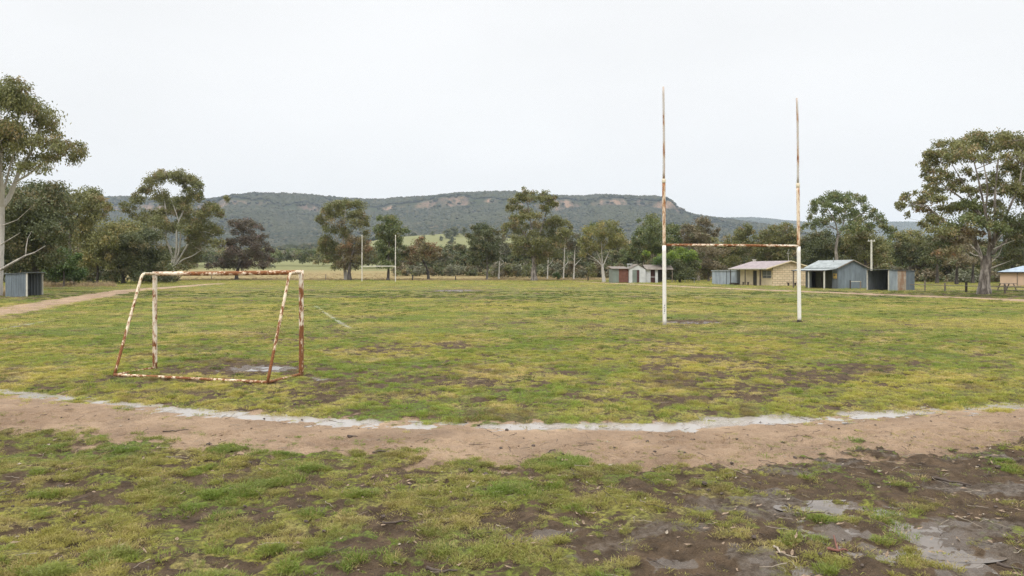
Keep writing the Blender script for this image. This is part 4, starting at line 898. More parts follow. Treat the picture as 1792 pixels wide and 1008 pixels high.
px_tree('huge_gum_tree', 'huge spreading gum with thick grey trunk and bare dead limbs at the right edge', (1722, 515), 65,
    [(1709, 240, 20, 7), (1738, 243, 22, 8), (1774, 243, 24, 9), (1655, 253, 16, 7), (1678, 260, 18, 8), (1690, 250, 14, 7), (1715, 255, 20, 9), (1750, 257, 20, 9), (1789, 258, 22, 12), (1628, 271, 11, 8), (1646, 272, 14, 8), (1617, 290, 7, 8), (1632, 287, 9, 7), (1664, 280, 12, 7), (1688, 276, 16, 7), (1730, 275, 15, 7), (1619, 311, 6, 8), (1637, 320, 10, 9), (1658, 312, 9, 8), (1648, 300, 8, 6), (1625, 329, 7, 7), (1664, 331, 9, 8), (1616, 340, 6, 7), (1583, 346, 7, 7), (1577, 361, 6, 7), (1598, 357, 6, 5), (1588, 376, 3, 5), (1615, 366, 11, 7, 'rust'), (1643, 350, 11, 7), (1628, 381, 11, 7), (1617, 395, 8, 6), (1643, 387, 14, 8), (1660, 366, 9, 6), (1679, 363, 12, 8), (1697, 358, 15, 10, 'green'), (1715, 368, 15, 10, 'green'), (1750, 330, 15, 11), (1774, 333, 14, 11), (1738, 310, 10, 8), (1703, 338, 9, 6), (1768, 293, 15, 9), (1792, 309, 14, 12), (1690, 300, 9, 6), (1712, 310, 8, 6), (1694, 386, 18, 9, 'green'), (1727, 388, 15, 9, 'dark'), (1756, 376, 13, 9, 'dark'), (1783, 388, 18, 11, 'dark'), (1682, 402, 18, 8, 'rust'), (1652, 405, 16, 8), (1762, 400, 17, 10, 'dark'), (1790, 412, 18, 11, 'dark'), (1664, 418, 16, 8, 'brown'), (1780, 430, 16, 10, 'dark'), (1705, 405, 12, 7, 'rust'), (1800, 345, 16, 16), (1820, 280, 26, 26), (1822, 340, 22, 22), (1825, 400, 20, 18), (1645, 432, 14, 8, 'dark'), (1690, 420, 14, 8, 'brown'), (1660, 440, 14, 8, 'rust'), (1762, 418, 13, 8, 'dark'), (1748, 398, 13, 8, 'green'), (1780, 445, 13, 8, 'dark'), (1700, 380, 13, 8), (1740, 360, 12, 8), (1720, 330, 11, 7), (1675, 320, 10, 7), (1690, 330, 10, 7), (1780, 275, 14, 8), (1700, 265, 14, 7), (1660, 265, 12, 6), (1630, 300, 9, 7), (1640, 335, 10, 7), (1650, 365, 10, 7), (1625, 350, 9, 7)],
    [([(1722, 515), (1723, 490), (1726, 465), (1728, 448)], .44, .34), ([(1720, 470), (1716, 445), (1709, 425), (1707, 416)], .16, .08), ([(1728, 452), (1732, 430), (1732, 412), (1727, 385), (1720, 350), (1710, 305), (1700, 265)], .18, .03), ([(1731, 440), (1742, 405), (1741, 370), (1742, 330), (1746, 290), (1750, 258)], .16, .03), ([(1734, 440), (1750, 400), (1768, 360), (1784, 320), (1790, 270)], .15, .03), ([(1718, 452), (1702, 420), (1682, 400), (1650, 386), (1622, 362), (1598, 358)], .15, .025), ([(1732, 410), (1712, 370), (1690, 330), (1665, 285)], .11, .025), ([(1712, 375), (1680, 345), (1650, 322), (1632, 290)], .09, .02), ([(1736, 445), (1765, 418), (1790, 400), (1815, 350)], .12, .03), ([(1724, 372), (1728, 330), (1722, 290), (1715, 255)], .09, .02)],
    'olive', 'bark_grey', .25, .052, 1.7, .44, 41, fill=2, grow=1.18, twig=.02, hidden_twigs=.75, nclump=18, droop=.8,
    dead=[([(1717, 452), (1712, 448), (1704, 446), (1697, 441)], .08, .03), ([(1727, 464), (1738, 456), (1748, 447), (1753, 433)], .09, .025), ([(1734, 470), (1748, 464), (1764, 458), (1778, 451)], .075, .02), ([(1733, 428), (1746, 420), (1756, 408), (1763, 388)], .09, .02), ([(1738, 436), (1760, 426), (1782, 418)], .06, .015), ([(1716, 446), (1700, 430), (1688, 421)], .07, .02)])
for i, (x, Y, lob, pal, label) in enumerate([
        (1640, 118, [(1632, 432, 14, 9), (1650, 430, 14, 9), (1640, 446, 18, 10), (1625, 458, 14, 9), (1652, 460, 14, 9)], 'dark', 'dark tree behind the first fence posts at right'),
        (1674, 112, [(1668, 430, 14, 9), (1684, 438, 13, 9), (1660, 446, 14, 9), (1676, 455, 16, 9), (1692, 460, 12, 9)], 'brown', 'brown twisted tree just left of the huge right gum, behind the fence'),
        (1702, 120, [(1700, 436, 14, 9), (1712, 448, 13, 9), (1696, 458, 12, 9), (1712, 462, 10, 8)], 'dark', 'dark tree right behind the trunk of the huge right gum'),
        (1768, 125, [(1750, 440, 15, 10), (1772, 436, 16, 11), (1790, 440, 15, 11), (1758, 455, 15, 8), (1782, 458, 16, 8), (1810, 445, 16, 12)], 'dark', 'dark tree behind the beige hip roofed house')]):
    px_tree('belt_tree', label, (x, 492), Y, lob, None, pal, 'bark_dark', .34, .08, 2.3, .26, 60 + i)
px_tree('hedge_bush', 'big round bright green bush beside the small white shed', (1190, 494), 130,
    [(1188, 443, 14, 6), (1174, 449, 10, 7), (1154, 451, 11, 6), (1160, 459, 14, 8, 'shrub'), (1206, 449, 12, 7), (1217, 458, 7, 8), (1196, 456, 17, 9), (1184, 468, 18, 9, 'dark'), (1209, 468, 13, 11, 'dark'), (1200, 482, 18, 9, 'dark'), (1180, 484, 16, 8, 'dark')], None, 'bright', 'bark_dark', .24, .075, 3.0, .2, 50, cat='bush', droop=.1)

# --- background belt: copies of a few trees, each a thing of its own
def generic(seed, h, w, pal, bark, leafL=.46, cover=2.3, low=.02):
    r = np.random.default_rng(seed); lobes = []
    for k in range(24):
        t = r.uniform(low, 1); rr = w / 2 * math.sin(math.pi * (.25 + .67 * t) ** .9) * .9; a = r.uniform(0, 6.28); q = math.sqrt(r.uniform(0, 1))
        rad = np.array([w * .17, w * .17, h * .085]) * r.uniform(.75, 1.3); lobes.append((np.array([rr * q * math.cos(a), rr * q * math.sin(a), h * (t * .88 + .04)]), rad))
    limbs = [(np.array([(0, 0, 0), (r.normal(0, .2), r.normal(0, .2), h * .3), (r.normal(0, .5), r.normal(0, .5), h * .75)]), h * .02, h * .006)]
    TV, TQ, LV, LC = tree_geo(limbs, lobes, r, leafL, leafL * .24, cover, pal, .035, .5, 12, .3)
    return np_mesh('trunk', TV, TQ, M[bark]), crown_mesh(LV, LC)
def place_tree(name, tm, cm, x, Y, sc, label, group, first):
    t = empty(name, (x, Y, tz(x, Y)), rng.uniform(0, 6.28), label, 'tree', group); t.scale = (sc * rng.uniform(.9, 1.15), sc * rng.uniform(.9, 1.15), sc)
    for nm, me in (('trunk', tm), ('crown', cm)):
        if nm not in first: first[nm] = link(nm, me, t)
        else:
            c = first[nm].copy(); COL.objects.link(c); c.parent = t
    return t
def build_belt():
    kinds = [generic(71, 9, 8, 'dark', 'bark_dark'), generic(72, 10, 8, 'olive', 'bark_grey'), generic(73, 8, 8, 'brown', 'bark_grey'), generic(74, 9, 7, 'grey', 'bark_grey'), generic(75, 8.5, 8.5, 'green', 'bark_dark')]
    firsts = [dict() for _ in kinds]
    def row(x0, x1, n, Y0, Y1, k, sc, name, label, group):
        for i in range(n):
            px = x0 + (x1 - x0) * (i + rng.uniform(.15, .85)) / n; Y = rng.uniform(Y0, Y1); q = int(rng.choice(len(kinds), p=k))
            place_tree(name, *kinds[q], (px - 896) / F * Y, Y, rng.uniform(*sc), label, group, firsts[q])
    row(690, 900, 12, 205, 235, [.25, .15, .15, .4, .05], (.7, 1.0), 'belt_tree', 'grey green tree in the low line behind the umbrella tree', 'trees in the low line behind the umbrella tree')
    row(870, 1110, 14, 190, 225, [.45, .1, .25, .1, .1], (.85, 1.15), 'belt_tree', 'dark tree in the thicket behind the central gum', 'trees in the thicket behind the central gum')
    row(1090, 1330, 12, 168, 200, [.3, .2, .3, .1, .1], (.8, 1.1), 'belt_tree', 'drab tree in the belt behind the green bush and small white shed', 'trees in the belt behind the small shed')
    row(1310, 1610, 14, 150, 185, [.4, .25, .15, 0, .2], (.8, 1.1), 'belt_tree', 'dark tree in the belt behind the clubhouse and tin shed', 'trees in the belt behind the clubhouse')
    row(1590, 1860, 12, 135, 165, [.5, .2, .2, 0, .1], (.8, 1.05), 'belt_tree', 'dark tree in the belt beyond the right hand fence', 'trees in the belt beyond the fence')
    row(-180, 170, 12, 120, 165, [.3, .3, .2, .1, .1], (.8, 1.15), 'belt_tree', 'dark tree in the belt behind the gums at the left edge', 'trees in the belt behind the left gums')
    # three trees on the green hillside
    for i, (px, py) in enumerate([(785, 418), (800, 412), (772, 424)]):
        pass
build_belt()

def build_far_wood():
    r = np.random.default_rng(90); lobes = []
    for (x0, x1, n, Y0, Y1, zt) in [(330, 620, 60, 380, 440, 11), (150, 420, 30, 330, 400, 9), (600, 1000, 50, 300, 360, 10), (1000, 1700, 60, 260, 320, 12), (-300, 200, 40, 250, 330, 13)]:
        for i in range(n):
            px = r.uniform(x0, x1); Y = r.uniform(Y0, Y1); x = (px - 896) / F * Y; z0 = tz(x, Y); h = zt * r.uniform(.65, 1.05)
            for k in range(5):
                lobes.append((np.array([x + r.normal(0, 2.0), Y + r.normal(0, 1.5), z0 + h * r.uniform(.35, .9)]), np.array([2.6, 2.6, 1.7]) * r.uniform(.7, 1.2), r.choice(['dark', 'grey', 'olive', 'green'])))
    LV, LC, _ = leaves_of(lobes, r, .95, .26, 1.7, 'grey', .4, 9)
    o = link('far_wood', crown_mesh(LV, LC)); tag(o, 'grey green wood far behind the paddock at the foot of the hill', None, None, 'stuff')
    # trees on the pale green hillside
    g = 'trees dotted on the green hillside'
    tm, cm = generic(93, 9, 9, 'dark', 'bark_dark', 1.2, 2.4); first = {}
    for px, Y, sc, lab in [(784, 1010, 1.4, 'large lone tree clump high on the pale green hillside'), (795, 1030, 1.5, 'tree clump at the right shoulder of the green hillside'), (772, 990, .7, 'small single tree in the middle of the green hillside'), (790, 960, 1.2, 'tree clump low on the green hillside'), (757, 1060, .7, 'tiny tree near the crest of the green hillside'), (742, 1020, .5, 'tiny tree at the left of the green hillside'), (812, 1040, 1.3, 'tree at the far right of the green hillside')]:
        place_tree('hillside_tree', tm, cm, (px - 896) / F * Y, Y, sc, lab, g, first)
build_far_wood()

def build_undergrowth():
    r = np.random.default_rng(95); lobes = []
    for (x0, x1, n, Y0, Y1, h) in [(690, 900, 60, 196, 215, 2.6), (860, 1110, 80, 176, 195, 3.2), (1090, 1330, 60, 160, 172, 2.8), (1310, 1620, 60, 140, 152, 2.6), (1600, 1860, 45, 126, 138, 2.0), (-160, 300, 70, 124, 150, 2.8), (330, 480, 14, 300, 330, 2.5)]:
        for i in range(n):
            px = r.uniform(x0, x1); Y = r.uniform(Y0, Y1); hh = h * r.uniform(.4, 1.2)
            lobes.append((np.array([(px - 896) / F * Y, Y, tz((px - 896) / F * Y, Y) + hh * .5]), np.array([r.uniform(1.0, 2.2), 1.2, hh * .62]), r.choice(['dark', 'grey', 'olive', 'brown'])))
    LV, LC, _ = leaves_of(lobes, r, .5, .14, 1.6, 'dark', .3, 9)
    tag(link('undergrowth', crown_mesh(LV, LC)), 'tangled dark undergrowth along the foot of the tree belts', None, None, 'stuff')
build_undergrowth()

def build_hill_forest():
    import bmesh
    protos = []
    for k in range(4):
        bm = bmesh.new(); bmesh.ops.create_icosphere(bm, subdivisions=2, radius=1.0); q = np.random.default_rng(120 + k)
        for v in bm.verts:
            f = q.uniform(.72, 1.2); v.co *= f; v.co.z = v.co.z * (.85 if v.co.z > 0 else .5)
        me = bpy.data.meshes.new('forest_crown'); bm.to_mesh(me); bm.free(); me.materials.append(M['crown_far']); protos.append(me)
    n = 150000; y = rng.uniform(1440, 3300, n); x = rng.uniform(-.9, .9, n) * y
    dz = (mesa(x, y + 8) - mesa(x, y - 8)) / 16
    z = mesa(x, y)
    dens = np.where(dz > .75, .22, np.where(dz > .5, .6, 1.0)) * np.clip(.35 + 1.6 * (fbm(x * .006, y * .006, 300, 3) - .2), .2, 1) * np.where(y > 2700, 1, .75)
    k = rng.uniform(0, 1, n) < dens; x, y, z = x[k], y[k], z[k]; m = len(x)
    s = rng.uniform(4.5, 9.5, m); P = np.stack([x, y, z + s * .45], -1)
    scatter('hill_forest', P, np.stack([s, s, s * rng.uniform(.7, 1.15, m)], -1), np.stack([np.zeros(m), np.zeros(m), rng.uniform(0, 6.28, m)], -1), rng.integers(0, 4, m), protos, 'bluish green eucalypt forest covering the mesa and its slopes')
    n = 30000; y = rng.uniform(620, 1440, n); x = rng.uniform(-.85, .85, n) * y
    green = np.exp(-((x + 85) / 105) ** 2 - ((y - 960) / 190) ** 2) + .9 * np.exp(-((x + 250) / 60) ** 2 - ((y - 900) / 60) ** 2)
    k = rng.uniform(0, 1, n) > np.clip(green * 3.2, 0, 1) * .995; k &= rng.uniform(0, 1, n) < sstep(600, 800, y) * .9; x, y = x[k], y[k]; m = len(x); s = rng.uniform(3.2, 6.0, m)
    scatter('foothill_forest', np.stack([x, y, terrain(x, y) + s * .5], -1), np.stack([s, s, s * rng.uniform(.8, 1.2, m)], -1), np.stack([np.zeros(m), np.zeros(m), rng.uniform(0, 6.28, m)], -1), rng.integers(0, 4, m), protos, 'grey green forest on the foothills around the pale green slope')
    n = 24000; y = rng.uniform(5300, 6150, n); x = rng.uniform(.0, .8, n) * y
    px = 896 + x / 6100 * F; Ht = (HZ - np.interp(px, FAR[:, 0], FAR[:, 1])) / F * 6100 + 2
    z = Ht * sstep(4600, 6100, y) ** .9 + (fbm(x * .003, y * .003, 29, 4) - .5) * 70 * sstep(4600, 5200, y) * (1 - sstep(5700, 6100, y))
    s = rng.uniform(7, 13, n)
    scatter('range_forest', np.stack([x, y, z], -1), np.stack([s, s, s * .9], -1), np.stack([np.zeros(n), np.zeros(n), rng.uniform(0, 6.28, n)], -1), rng.integers(0, 4, n), protos, 'hazy blue forest on the distant range at right')
build_hill_forest()

def build_tall_grass():
    pr = [tuft_mesh('tall_a', 40, .5, .95, .35, .03, M['blade_tall'], 21), tuft_mesh('tall_b', 40, .5, .7, .5, .03, M['blade_tall'], 22), tuft_mesh('tall_c', 30, .4, .5, .6, .025, M['blade_dry'], 23)]
    xs = []; ys = []
    for (a, b, y0, y1, n) in [(20, 200, 96, 104, 500), (-40, 45, 62, 72, 160), (200, 1060, 159, 175, 2600), (330, 1060, 175, 230, 1600), (690, 1060, 158, 162, 700)]:
        px = rng.uniform(a, b, n); Y = rng.uniform(y0, y1, n); xs.append((px - 896) / F * Y); ys.append(Y)
    x = np.concatenate(xs); y = np.concatenate(ys); z = terrain(x, y); n = len(x); s = rng.uniform(.5, 1.1, n) * np.where(y > 158, .75, 1.0); sz = s * np.where(y > 158, .55, 1.0) * rng.uniform(.6, 1.1, n)
    scatter('tall_dry_grass', np.stack([x, y, z], -1), np.stack([s, s, sz], -1), np.stack([rng.normal(0, .1, n), rng.normal(0, .1, n), rng.uniform(0, 6.28, n)], -1), rng.integers(0, 3, n), pr, 'tall straw coloured grass along the far edge of the field')
build_tall_grass()

# ------------------------------------------------------------------ goals
def bar(P0, P1, r, wob=.0, seed=0, n=14):
    q = np.random.default_rng(seed); P0 = np.array(P0, float); P1 = np.array(P1, float); t = np.linspace(0, 1, n)[:, None]
    P = P0 + (P1 - P0) * t; d = (P1 - P0) / np.linalg.norm(P1 - P0); a = np.cross(d, [0.3, .5, .81]); a /= np.linalg.norm(a)
    return P + a * np.sin(t * math.pi) * wob * q.uniform(-1, 1), r
def build_soccer_goal():
    fl = np.array([*gp(271, 645), 0]); fr = np.array([*gp(527, 657), 0]); bl = np.array([*gp(200, 659), 0]); br = np.array([*gp(468, 672), 0])
    o = (fl + fr + bl + br) / 4; t = empty('soccer_goal', o, 0, 'small rusty white soccer goal without a net on the field at left', 'goal')
    hL = 1.96; up = np.array([0, 0, 1.0]); fl, fr, bl, br = (p - o for p in (fl, fr, bl, br))
    tl = fl + up * 1.97; trt = fr + up * 2.0
    rl = tl + (bl - fl) * .33 - up * .0; rr = trt + (br - fr) * .36 - up * .015
    def pc(name, P, r, mat, sides=14):
        mb = MB(); mb.tube(P, r, sides); return mb.build(name, M[mat], t, True)
    ex = (trt - tl) / np.linalg.norm(trt - tl)
    pc('goal_post', bar(fl - up * .03, tl + up * .045, .046, .01, 1)[0], .046, 'rust_goal'); pc('goal_post', bar(fr - up * .03, trt + up * .045, .046, .012, 2)[0], .046, 'rust_goal')
    pc('crossbar', bar(tl + ex * .046, trt - ex * .046, .046, .012, 3)[0], .044, 'rust_bar')
    def arc(a, b_, c):     # return bar that bends down into the sloping stay
        pts = [a]; 
        for k in np.linspace(0, 1, 6): pts.append((b_ + (a - b_) * .18) * (1 - k) ** 2 + 2 * b_ * k * (1 - k) + (b_ + (c - b_) * .06) * k * k)
        for k in np.linspace(.12, 1, 12): pts.append(b_ + (c - b_) * k)
        return np.array(pts)
    pc('rear_stay', arc(tl - up * .002, rl, bl + up * .02), .028, 'rust_heavy'); pc('rear_stay', arc(trt - up * .002, rr, br + up * .02), .028, 'rust_heavy')
    pc('ground_bar', bar(bl + up * .035, br + up * .03, .03, .02, 6, 24)[0], .028, 'rust_low')
    pc('side_ground_bar', bar(fl + up * .02, bl + up * .03, .02, .02, 7)[0], .02, 'rust_low'); pc('side_ground_bar', bar(fr + up * .03, br + up * .03, .026, .02, 8)[0], .024, 'rust_low')
build_soccer_goal()

def rugby(name, label, a, b, hs, mats, r, lean, crossz=3.0, tape=True):
    a = np.array([*a, tz(*a)]); b = np.array([*b, tz(*b)]); o = (a + b) / 2; t = empty(name, o, 0, label, 'goalposts', 'rugby goalposts at the two ends of the field'); up = np.array([0, 0, 1.0])
    for k, p in enumerate((a - o, b - o)):
        hh = hs[k]; top = p + up * hh + np.array([lean[k], 0, 0]); d = (top - p) / hh
        post = MB().tube(bar(p - up * .05, p + d * crossz, r[0], 0, 1)[0], r[0], 16).build('post', M[mats[0]], t, True)
        sl = MB().tube(bar(p + d * (crossz + .001), p + d * 5.36, r[1], 0, 2)[0], r[1], 16).build('upright_sleeve', M[mats[1]], t, True)
        MB().tube(bar(p + d * 5.36, p + d * 5.52, r[1], 0, 2, 4)[0], r[1] * 1.12, 16).build('collar', M['rust_heavy' if tape else mats[1]], t, True)
        MB().tube(bar(p + d * 5.521, top, r[2], .02, 3)[0], np.linspace(r[2], r[2] * .85, 14), 14).build('upright', M[mats[2]], t, True)
        if tape and k: MB().tube(bar(p + up * .0, p + up * .09, r[0], 0, 1, 3)[0], [r[0] * 1.5, r[0] * 1.3, r[0] * 1.02], 14).build('base_collar', M['timber_dark'], t, True)
        if tape and not k:
            for (u, v, w_, h_) in [(.1, .74, .03, .05), (-.1, .66, .025, .06), (.15, .58, .03, .04), (.0, .52, .035, .05), (-.2, .44, .02, .05)]:
                c_ = p + d * v + np.array([r[0] * math.sin(u - .2), -r[0] * math.cos(u - .2), 0]); MB().box(c_[0] - w_ / 2, c_[0] + w_ / 2, c_[1] - .003, c_[1] + .012, c_[2] - h_ / 2, c_[2] + h_ / 2).build('scuff_mark', M['zinc_dark'], post)
    pa = a - o + up * (crossz + .02); pb = b - o + up * (crossz + .02); e = (pb - pa) / np.linalg.norm(pb - pa)
    MB().tube(bar(pa + e * r[0], pb - e * r[0], .05, .015, 4, 20)[0], r[3], 14).build('crossbar', M[mats[3]], t, True)
    if tape:
        MB().tube(bar(pa * .5 + pb * .5 - e * .28, pa * .5 + pb * .5 + e * .22, .05, 0, 4, 4)[0], r[3] * 1.08, 14).build('tape_band', M['tape'], t, True)
    return t
rugby('rugby_goalposts', 'near pair of tall rusty white rugby posts with black taped crossbar', gp(1163, 568), gp(1399, 563), (9.0, 8.93), ('post_white', 'post_orange', 'post_grey', 'rust_bar'), (.073, .062, .045, .05), (-.05, -.10))
ca = ((633.5 - 896) / F * 139, 139.0); cb = ((692 - 896) / F * 136, 136.0)
rugby('rugby_goalposts', 'far pair of small looking pale rugby posts at the end of the field', ca, cb, (8.75, 8.6), ('post_far',) * 4, (.085, .08, .07, .07), (0, 0), 2.85, False)

# ------------------------------------------------------------------ buildings
ROT = math.atan2(.29, .957)
def wall_quad_gable(w, eL, eR, pk, pkx): return [(0, 0), (w, 0), (w, eR), (pkx, pk), (0, eL)]
def roof_slab(mb, x0, z0, x1, z1, y0, y1, th=.06):
    mb.prism([(x0, z0), (x1, z1), (x1, z1 + th), (x0, z0 + th)], 'y', y0, y1)
def corr_roof(x0, z0, x1, z1, y0, y1, pitch=.25, amp=.02, th=.03):
    n = int((y1 - y0) / pitch * 4); V = []; Fs = []
    for i in range(n + 1):
        yy = y0 + (y1 - y0) * i / n; o = amp * math.sin(i / 4 * 2 * math.pi)
        V += [(x0, yy, z0 + o), (x1, yy, z1 + o), (x0, yy, z0 + o - th), (x1, yy, z1 + o - th)]
    for i in range(n):
        q = 4 * i; Fs += [(q, q + 1, q + 5, q + 4), (q + 2, q + 6, q + 7, q + 3), (q, q + 4, q + 6, q + 2), (q + 1, q + 3, q + 7, q + 5)]
    Fs += [(0, 2, 3, 1), (4 * n, 4 * n + 1, 4 * n + 3, 4 * n + 2)]
    return MB().add(V, Fs)

def build_tin_shed():
    t = empty('tin_shed', (37.2, 85.0, 0), ROT, 'grey corrugated gabled shed with a pale roofed verandah and small yellow sign', 'shed')
    W, D, E, P = 4.0, 5.6, 2.45, 3.27
    g = MB()
    n = 60; V = []; Fs = []          # corrugated gable wall facing the camera
    for i in range(n + 1):
        xx = W * i / n; o = .015 * math.sin(xx / .2 * 2 * math.pi); zt = E + (P - E) * (1 - abs(xx - W / 2) / (W / 2))
        V += [(xx, o, 0), (xx, o, zt), (xx, .08, 0), (xx, .08, zt)]
    for i in range(n):
        q = 4 * i; Fs += [(q, q + 4, q + 5, q + 1), (q + 6, q + 2, q + 3, q + 7), (q + 1, q + 5, q + 7, q + 3)]
    Fs += [(0, 1, 3, 2), (4 * n, 4 * n + 2, 4 * n + 3, 4 * n + 1)]
    g.add(V, Fs); g.build('gable_wall', M['zinc_blue'], t)
    w = MB(); w.corr((.03, .0), (.03, 1.0), 0, E - .04); w.corr((.03, 4.5), (.03, D), 0, E - .04); w.box(.0, .07, 1.0, 4.5, 2.12, E - .04); w.build('front_wall', M['zinc_dark'], t)
    w = MB(); w.corr((W - .03, .1), (W - .03, D), 0, E - .04); w.prism([(.05, 0), (W - .05, 0), (W - .05, E - .05), (W / 2, P - .06), (.05, E - .05)], 'y', D - .08, D); w.build('back_wall', M['zinc_dark'], t)
    MB().box(.55, .6, 1.0, 4.5, 0, 2.12).build('door', M['door_olive'], t)
    MB().box(-.02, .075, 2.7, 2.82, 0, 2.12).build('door_jamb', M['timber_dark'], t)
    corr_roof(-.14, E - .06, W / 2 - .005, P + .03, -.18, D + .15).build('roof', M['roof_pale'], t); corr_roof(W / 2 + .005, P + .03, W + .16, E - .06, -.18, D + .15).build('roof', M['roof_pale'], t)
    b = MB(); b.prism([(-.16, E - .16), (W / 2, P - .08), (W + .18, E - .16), (W + .18, E - .04), (W / 2, P + .045), (-.16, E - .04)], 'y', -.225, -.19); b.build('bargeboard', M['timber'], t)
    corr_roof(-1.9, 2.10, -.16, 2.30, -.05, D + .1).build('verandah_roof', M['roof_pale'], t)
    MB().box(-1.94, -1.905, -.05, D + .1, 1.98, 2.10).build('verandah_fascia', M['timber_dark'], t)
    for y in (.12, 2.75, D - .1): MB().box(-1.85, -1.73, y - .06, y + .06, 0, 2.06).build('verandah_post', M['concrete' if y < 4 else 'timber'], t)
    s = MB().box(-.03, -.005, .2, .78, 1.15, 1.72).build('sign', M['sign'], t); MB().box(-.036, -.031, .26, .36, 1.42, 1.6).box(-.036, -.031, .45, .7, 1.4, 1.62).box(-.036, -.031, .24, .74, 1.2, 1.26).build('sign_print', M['timber'], s)
    MB().tube([(W / 2, .25, P - .05), (W / 2, .25, P + .5)], .035, 8).build('vent_pipe', M['timber_dark'], t); MB().tube([(1.4, 2.4, P - .4), (1.4, 2.4, P + .32)], .04, 8).build('vent_pipe', M['roof_pale'], t)
build_tin_shed()

def build_clubhouse():
    t = empty('clubhouse', (35.0, 100.0, 0), ROT, 'cream clubhouse with faded mauve tin roof and brick gable end', 'building')
    W, D, E, P = 5.3, 7.5, 2.66, 3.36
    MB().prism([(0, 0), (W, 0), (W, E), (W / 2, P - .04), (0, E)], 'y', 0, .12).build('brick_gable', M['brick'], t)
    w = MB(); w.box(0, .12, .121, .35, 0, E); w.box(0, .12, .35, 2.35, 0, 1.02); w.box(0, .12, .35, 2.35, 2.1, E); w.box(0, .12, 2.35, 3.55, 0, E); w.box(0, .12, 3.55, 4.45, 2.08, E); w.box(0, .12, 4.45, D, 0, E)
    w.build('front_wall', M['cream'], t)
    w = MB(); w.box(W - .12, W, .121, D, 0, E); w.prism([(.12, 0), (W - .12, 0), (W - .12, E), (W / 2, P - .04), (.12, E)], 'y', D - .12, D); w.build('back_wall', M['cream'], t)
    MB().box(.06, .1, 3.55, 4.45, 0, 2.08).build('door', M['door_dark'], t)
    f = MB().box(.05, .08, .40, 2.30, 1.06, 2.06); 
    wn = f.build('window', M['shutter'], t); MB().box(-.03, .06, .3, 2.4, .99, 1.05).build('window_sill', M['cream'], wn); MB().box(.03, .049, 1.32, 1.38, 1.06, 2.06).box(.03, .049, .40, 2.3, 1.40, 1.45).build('window_frame', M['concrete'], wn)
    s = (P + .05 - 2.36) / (W / 2 + 1.25)
    corr_roof(-1.25, 2.36, W / 2 - .005, P + .05, -.35, D + 1.1).build('roof', M['roof_mauve'], t); corr_roof(W / 2 + .005, P + .05, W + .4, P + .05 - s * (W / 2 + .4), -.35, D + 1.1).build('roof', M['roof_mauve'], t)
    MB().prism([(-1.27, 2.22), (W / 2, P - .07), (W + .42, P - .1 - s * (W / 2 + .4)), (W + .42, P + .06 - s * (W / 2 + .4)), (W / 2, P + .065), (-1.27, 2.37)], 'y', -.40, -.36).build('bargeboard', M['cream'], t)
    MB().box(-1.30, -1.26, -.36, D + 1.1, 2.25, 2.37).build('gutter', M['concrete'], t)
    for y in (1.2, 4.6, 8.2): MB().box(-1.2, -1.11, y - .045, y + .045, 0, 2.32).build('verandah_post', M['timber_dark'], t)
    MB().tube([(-.05, 2.6, 0), (-.05, 2.6, 2.6)], .05, 8).build('downpipe', M['timber'], t)
    MB().box(W / 2 - .15, W / 2 + .15, D + .3, D + .62, P - .1, P + .3).box(W / 2 - .22, W / 2 + .22, D + .22, D + .7, P + .3, P + .36).build('chimney', M['concrete'], t)
    a = MB().tube([(W / 2, .2, P), (W / 2 - .12, .2, P + 1.25)], .025, 6).tube([(W / 2 - .35, .2, P + 1.0), (W / 2 + .2, .2, P + 1.05)], .015, 5).tube([(W / 2 - .12, .2, P + 1.25), (W / 2 + .1, .2, P + 1.6)], .015, 5); a.build('aerial', M['concrete'], t)
build_clubhouse()
def bench(name, loc, rz, L_, label, mat='timber_dark', group=None):
    t = empty(name, loc, rz, label, 'bench', group)
    MB().box(-L_ / 2, L_ / 2, -.16, -.01, .42, .46).box(-L_ / 2, L_ / 2, .01, .16, .42, .46).build('seat', M[mat], t)
    for x in (-L_ / 2 + .2, L_ / 2 - .2): MB().box(x - .04, x + .04, -.13, .13, 0, .419).build('leg', M[mat], t)
    return t
def bl(o, u, v, z=0):   # building-local to world
    return (o[0] + .957 * u - .29 * v, o[1] + .29 * u + .957 * v, z)
bench('bench', bl((35, 100), -.6, 5.3), ROT + math.pi / 2, 1.5, 'low brown bench under the clubhouse verandah, left of the door', 'timber')
bench('bench', bl((35, 100), 2.4, -.8), ROT, 1.5, 'dark bench against the brick gable of the clubhouse, left one')
bench('bench', bl((35, 100), 4.2, -.8), ROT, 1.5, 'dark bench against the brick gable of the clubhouse, nearer the tin shed')
tp = empty('timber_pile', bl((35, 100), -.7, 8.0), ROT + math.pi / 2, 'dark stacked timber beside the left corner of the clubhouse', 'timber pile')
for k in range(6): MB().box(-.75 + .06 * (k % 3), .75 - .05 * (k % 2), -.3 + .2 * (k % 3), -.12 + .2 * (k % 3), .002 + .16 * (k // 3), .155 + .16 * (k // 3)).build('plank', M['timber_dark'], tp)

def build_store():
    o = bl((35, 100), .3, 8.75); t = empty('store_shed', o, ROT, 'low flat roofed blue grey tin store left of the cream clubhouse', 'shed')
    D = 6.6; w = MB(); w.corr((0, 0), (0, D), 0, 2.0); w.corr((0, .04), (3.6, .04), 0, 2.0); w.corr((3.6, 0), (3.6, D), 0, 2.0); w.corr((0, D), (3.6, D), 0, 2.0); w.build('wall', M['zinc'], t)
    MB().box(-.12, 3.75, -.12, D + .12, 2.002, 2.14).build('roof', M['roof_pale'], t)
    MB().box(-.07, -.03, 2.6, 2.75, 0, 2.0).build('corner_strip', M['zinc_dark'], t)
    t2 = empty('carport_roof', bl((35, 100), -1.0, 8.65), ROT, 'thin lean-to roof between clubhouse and store', 'roof') if False else None
build_store()

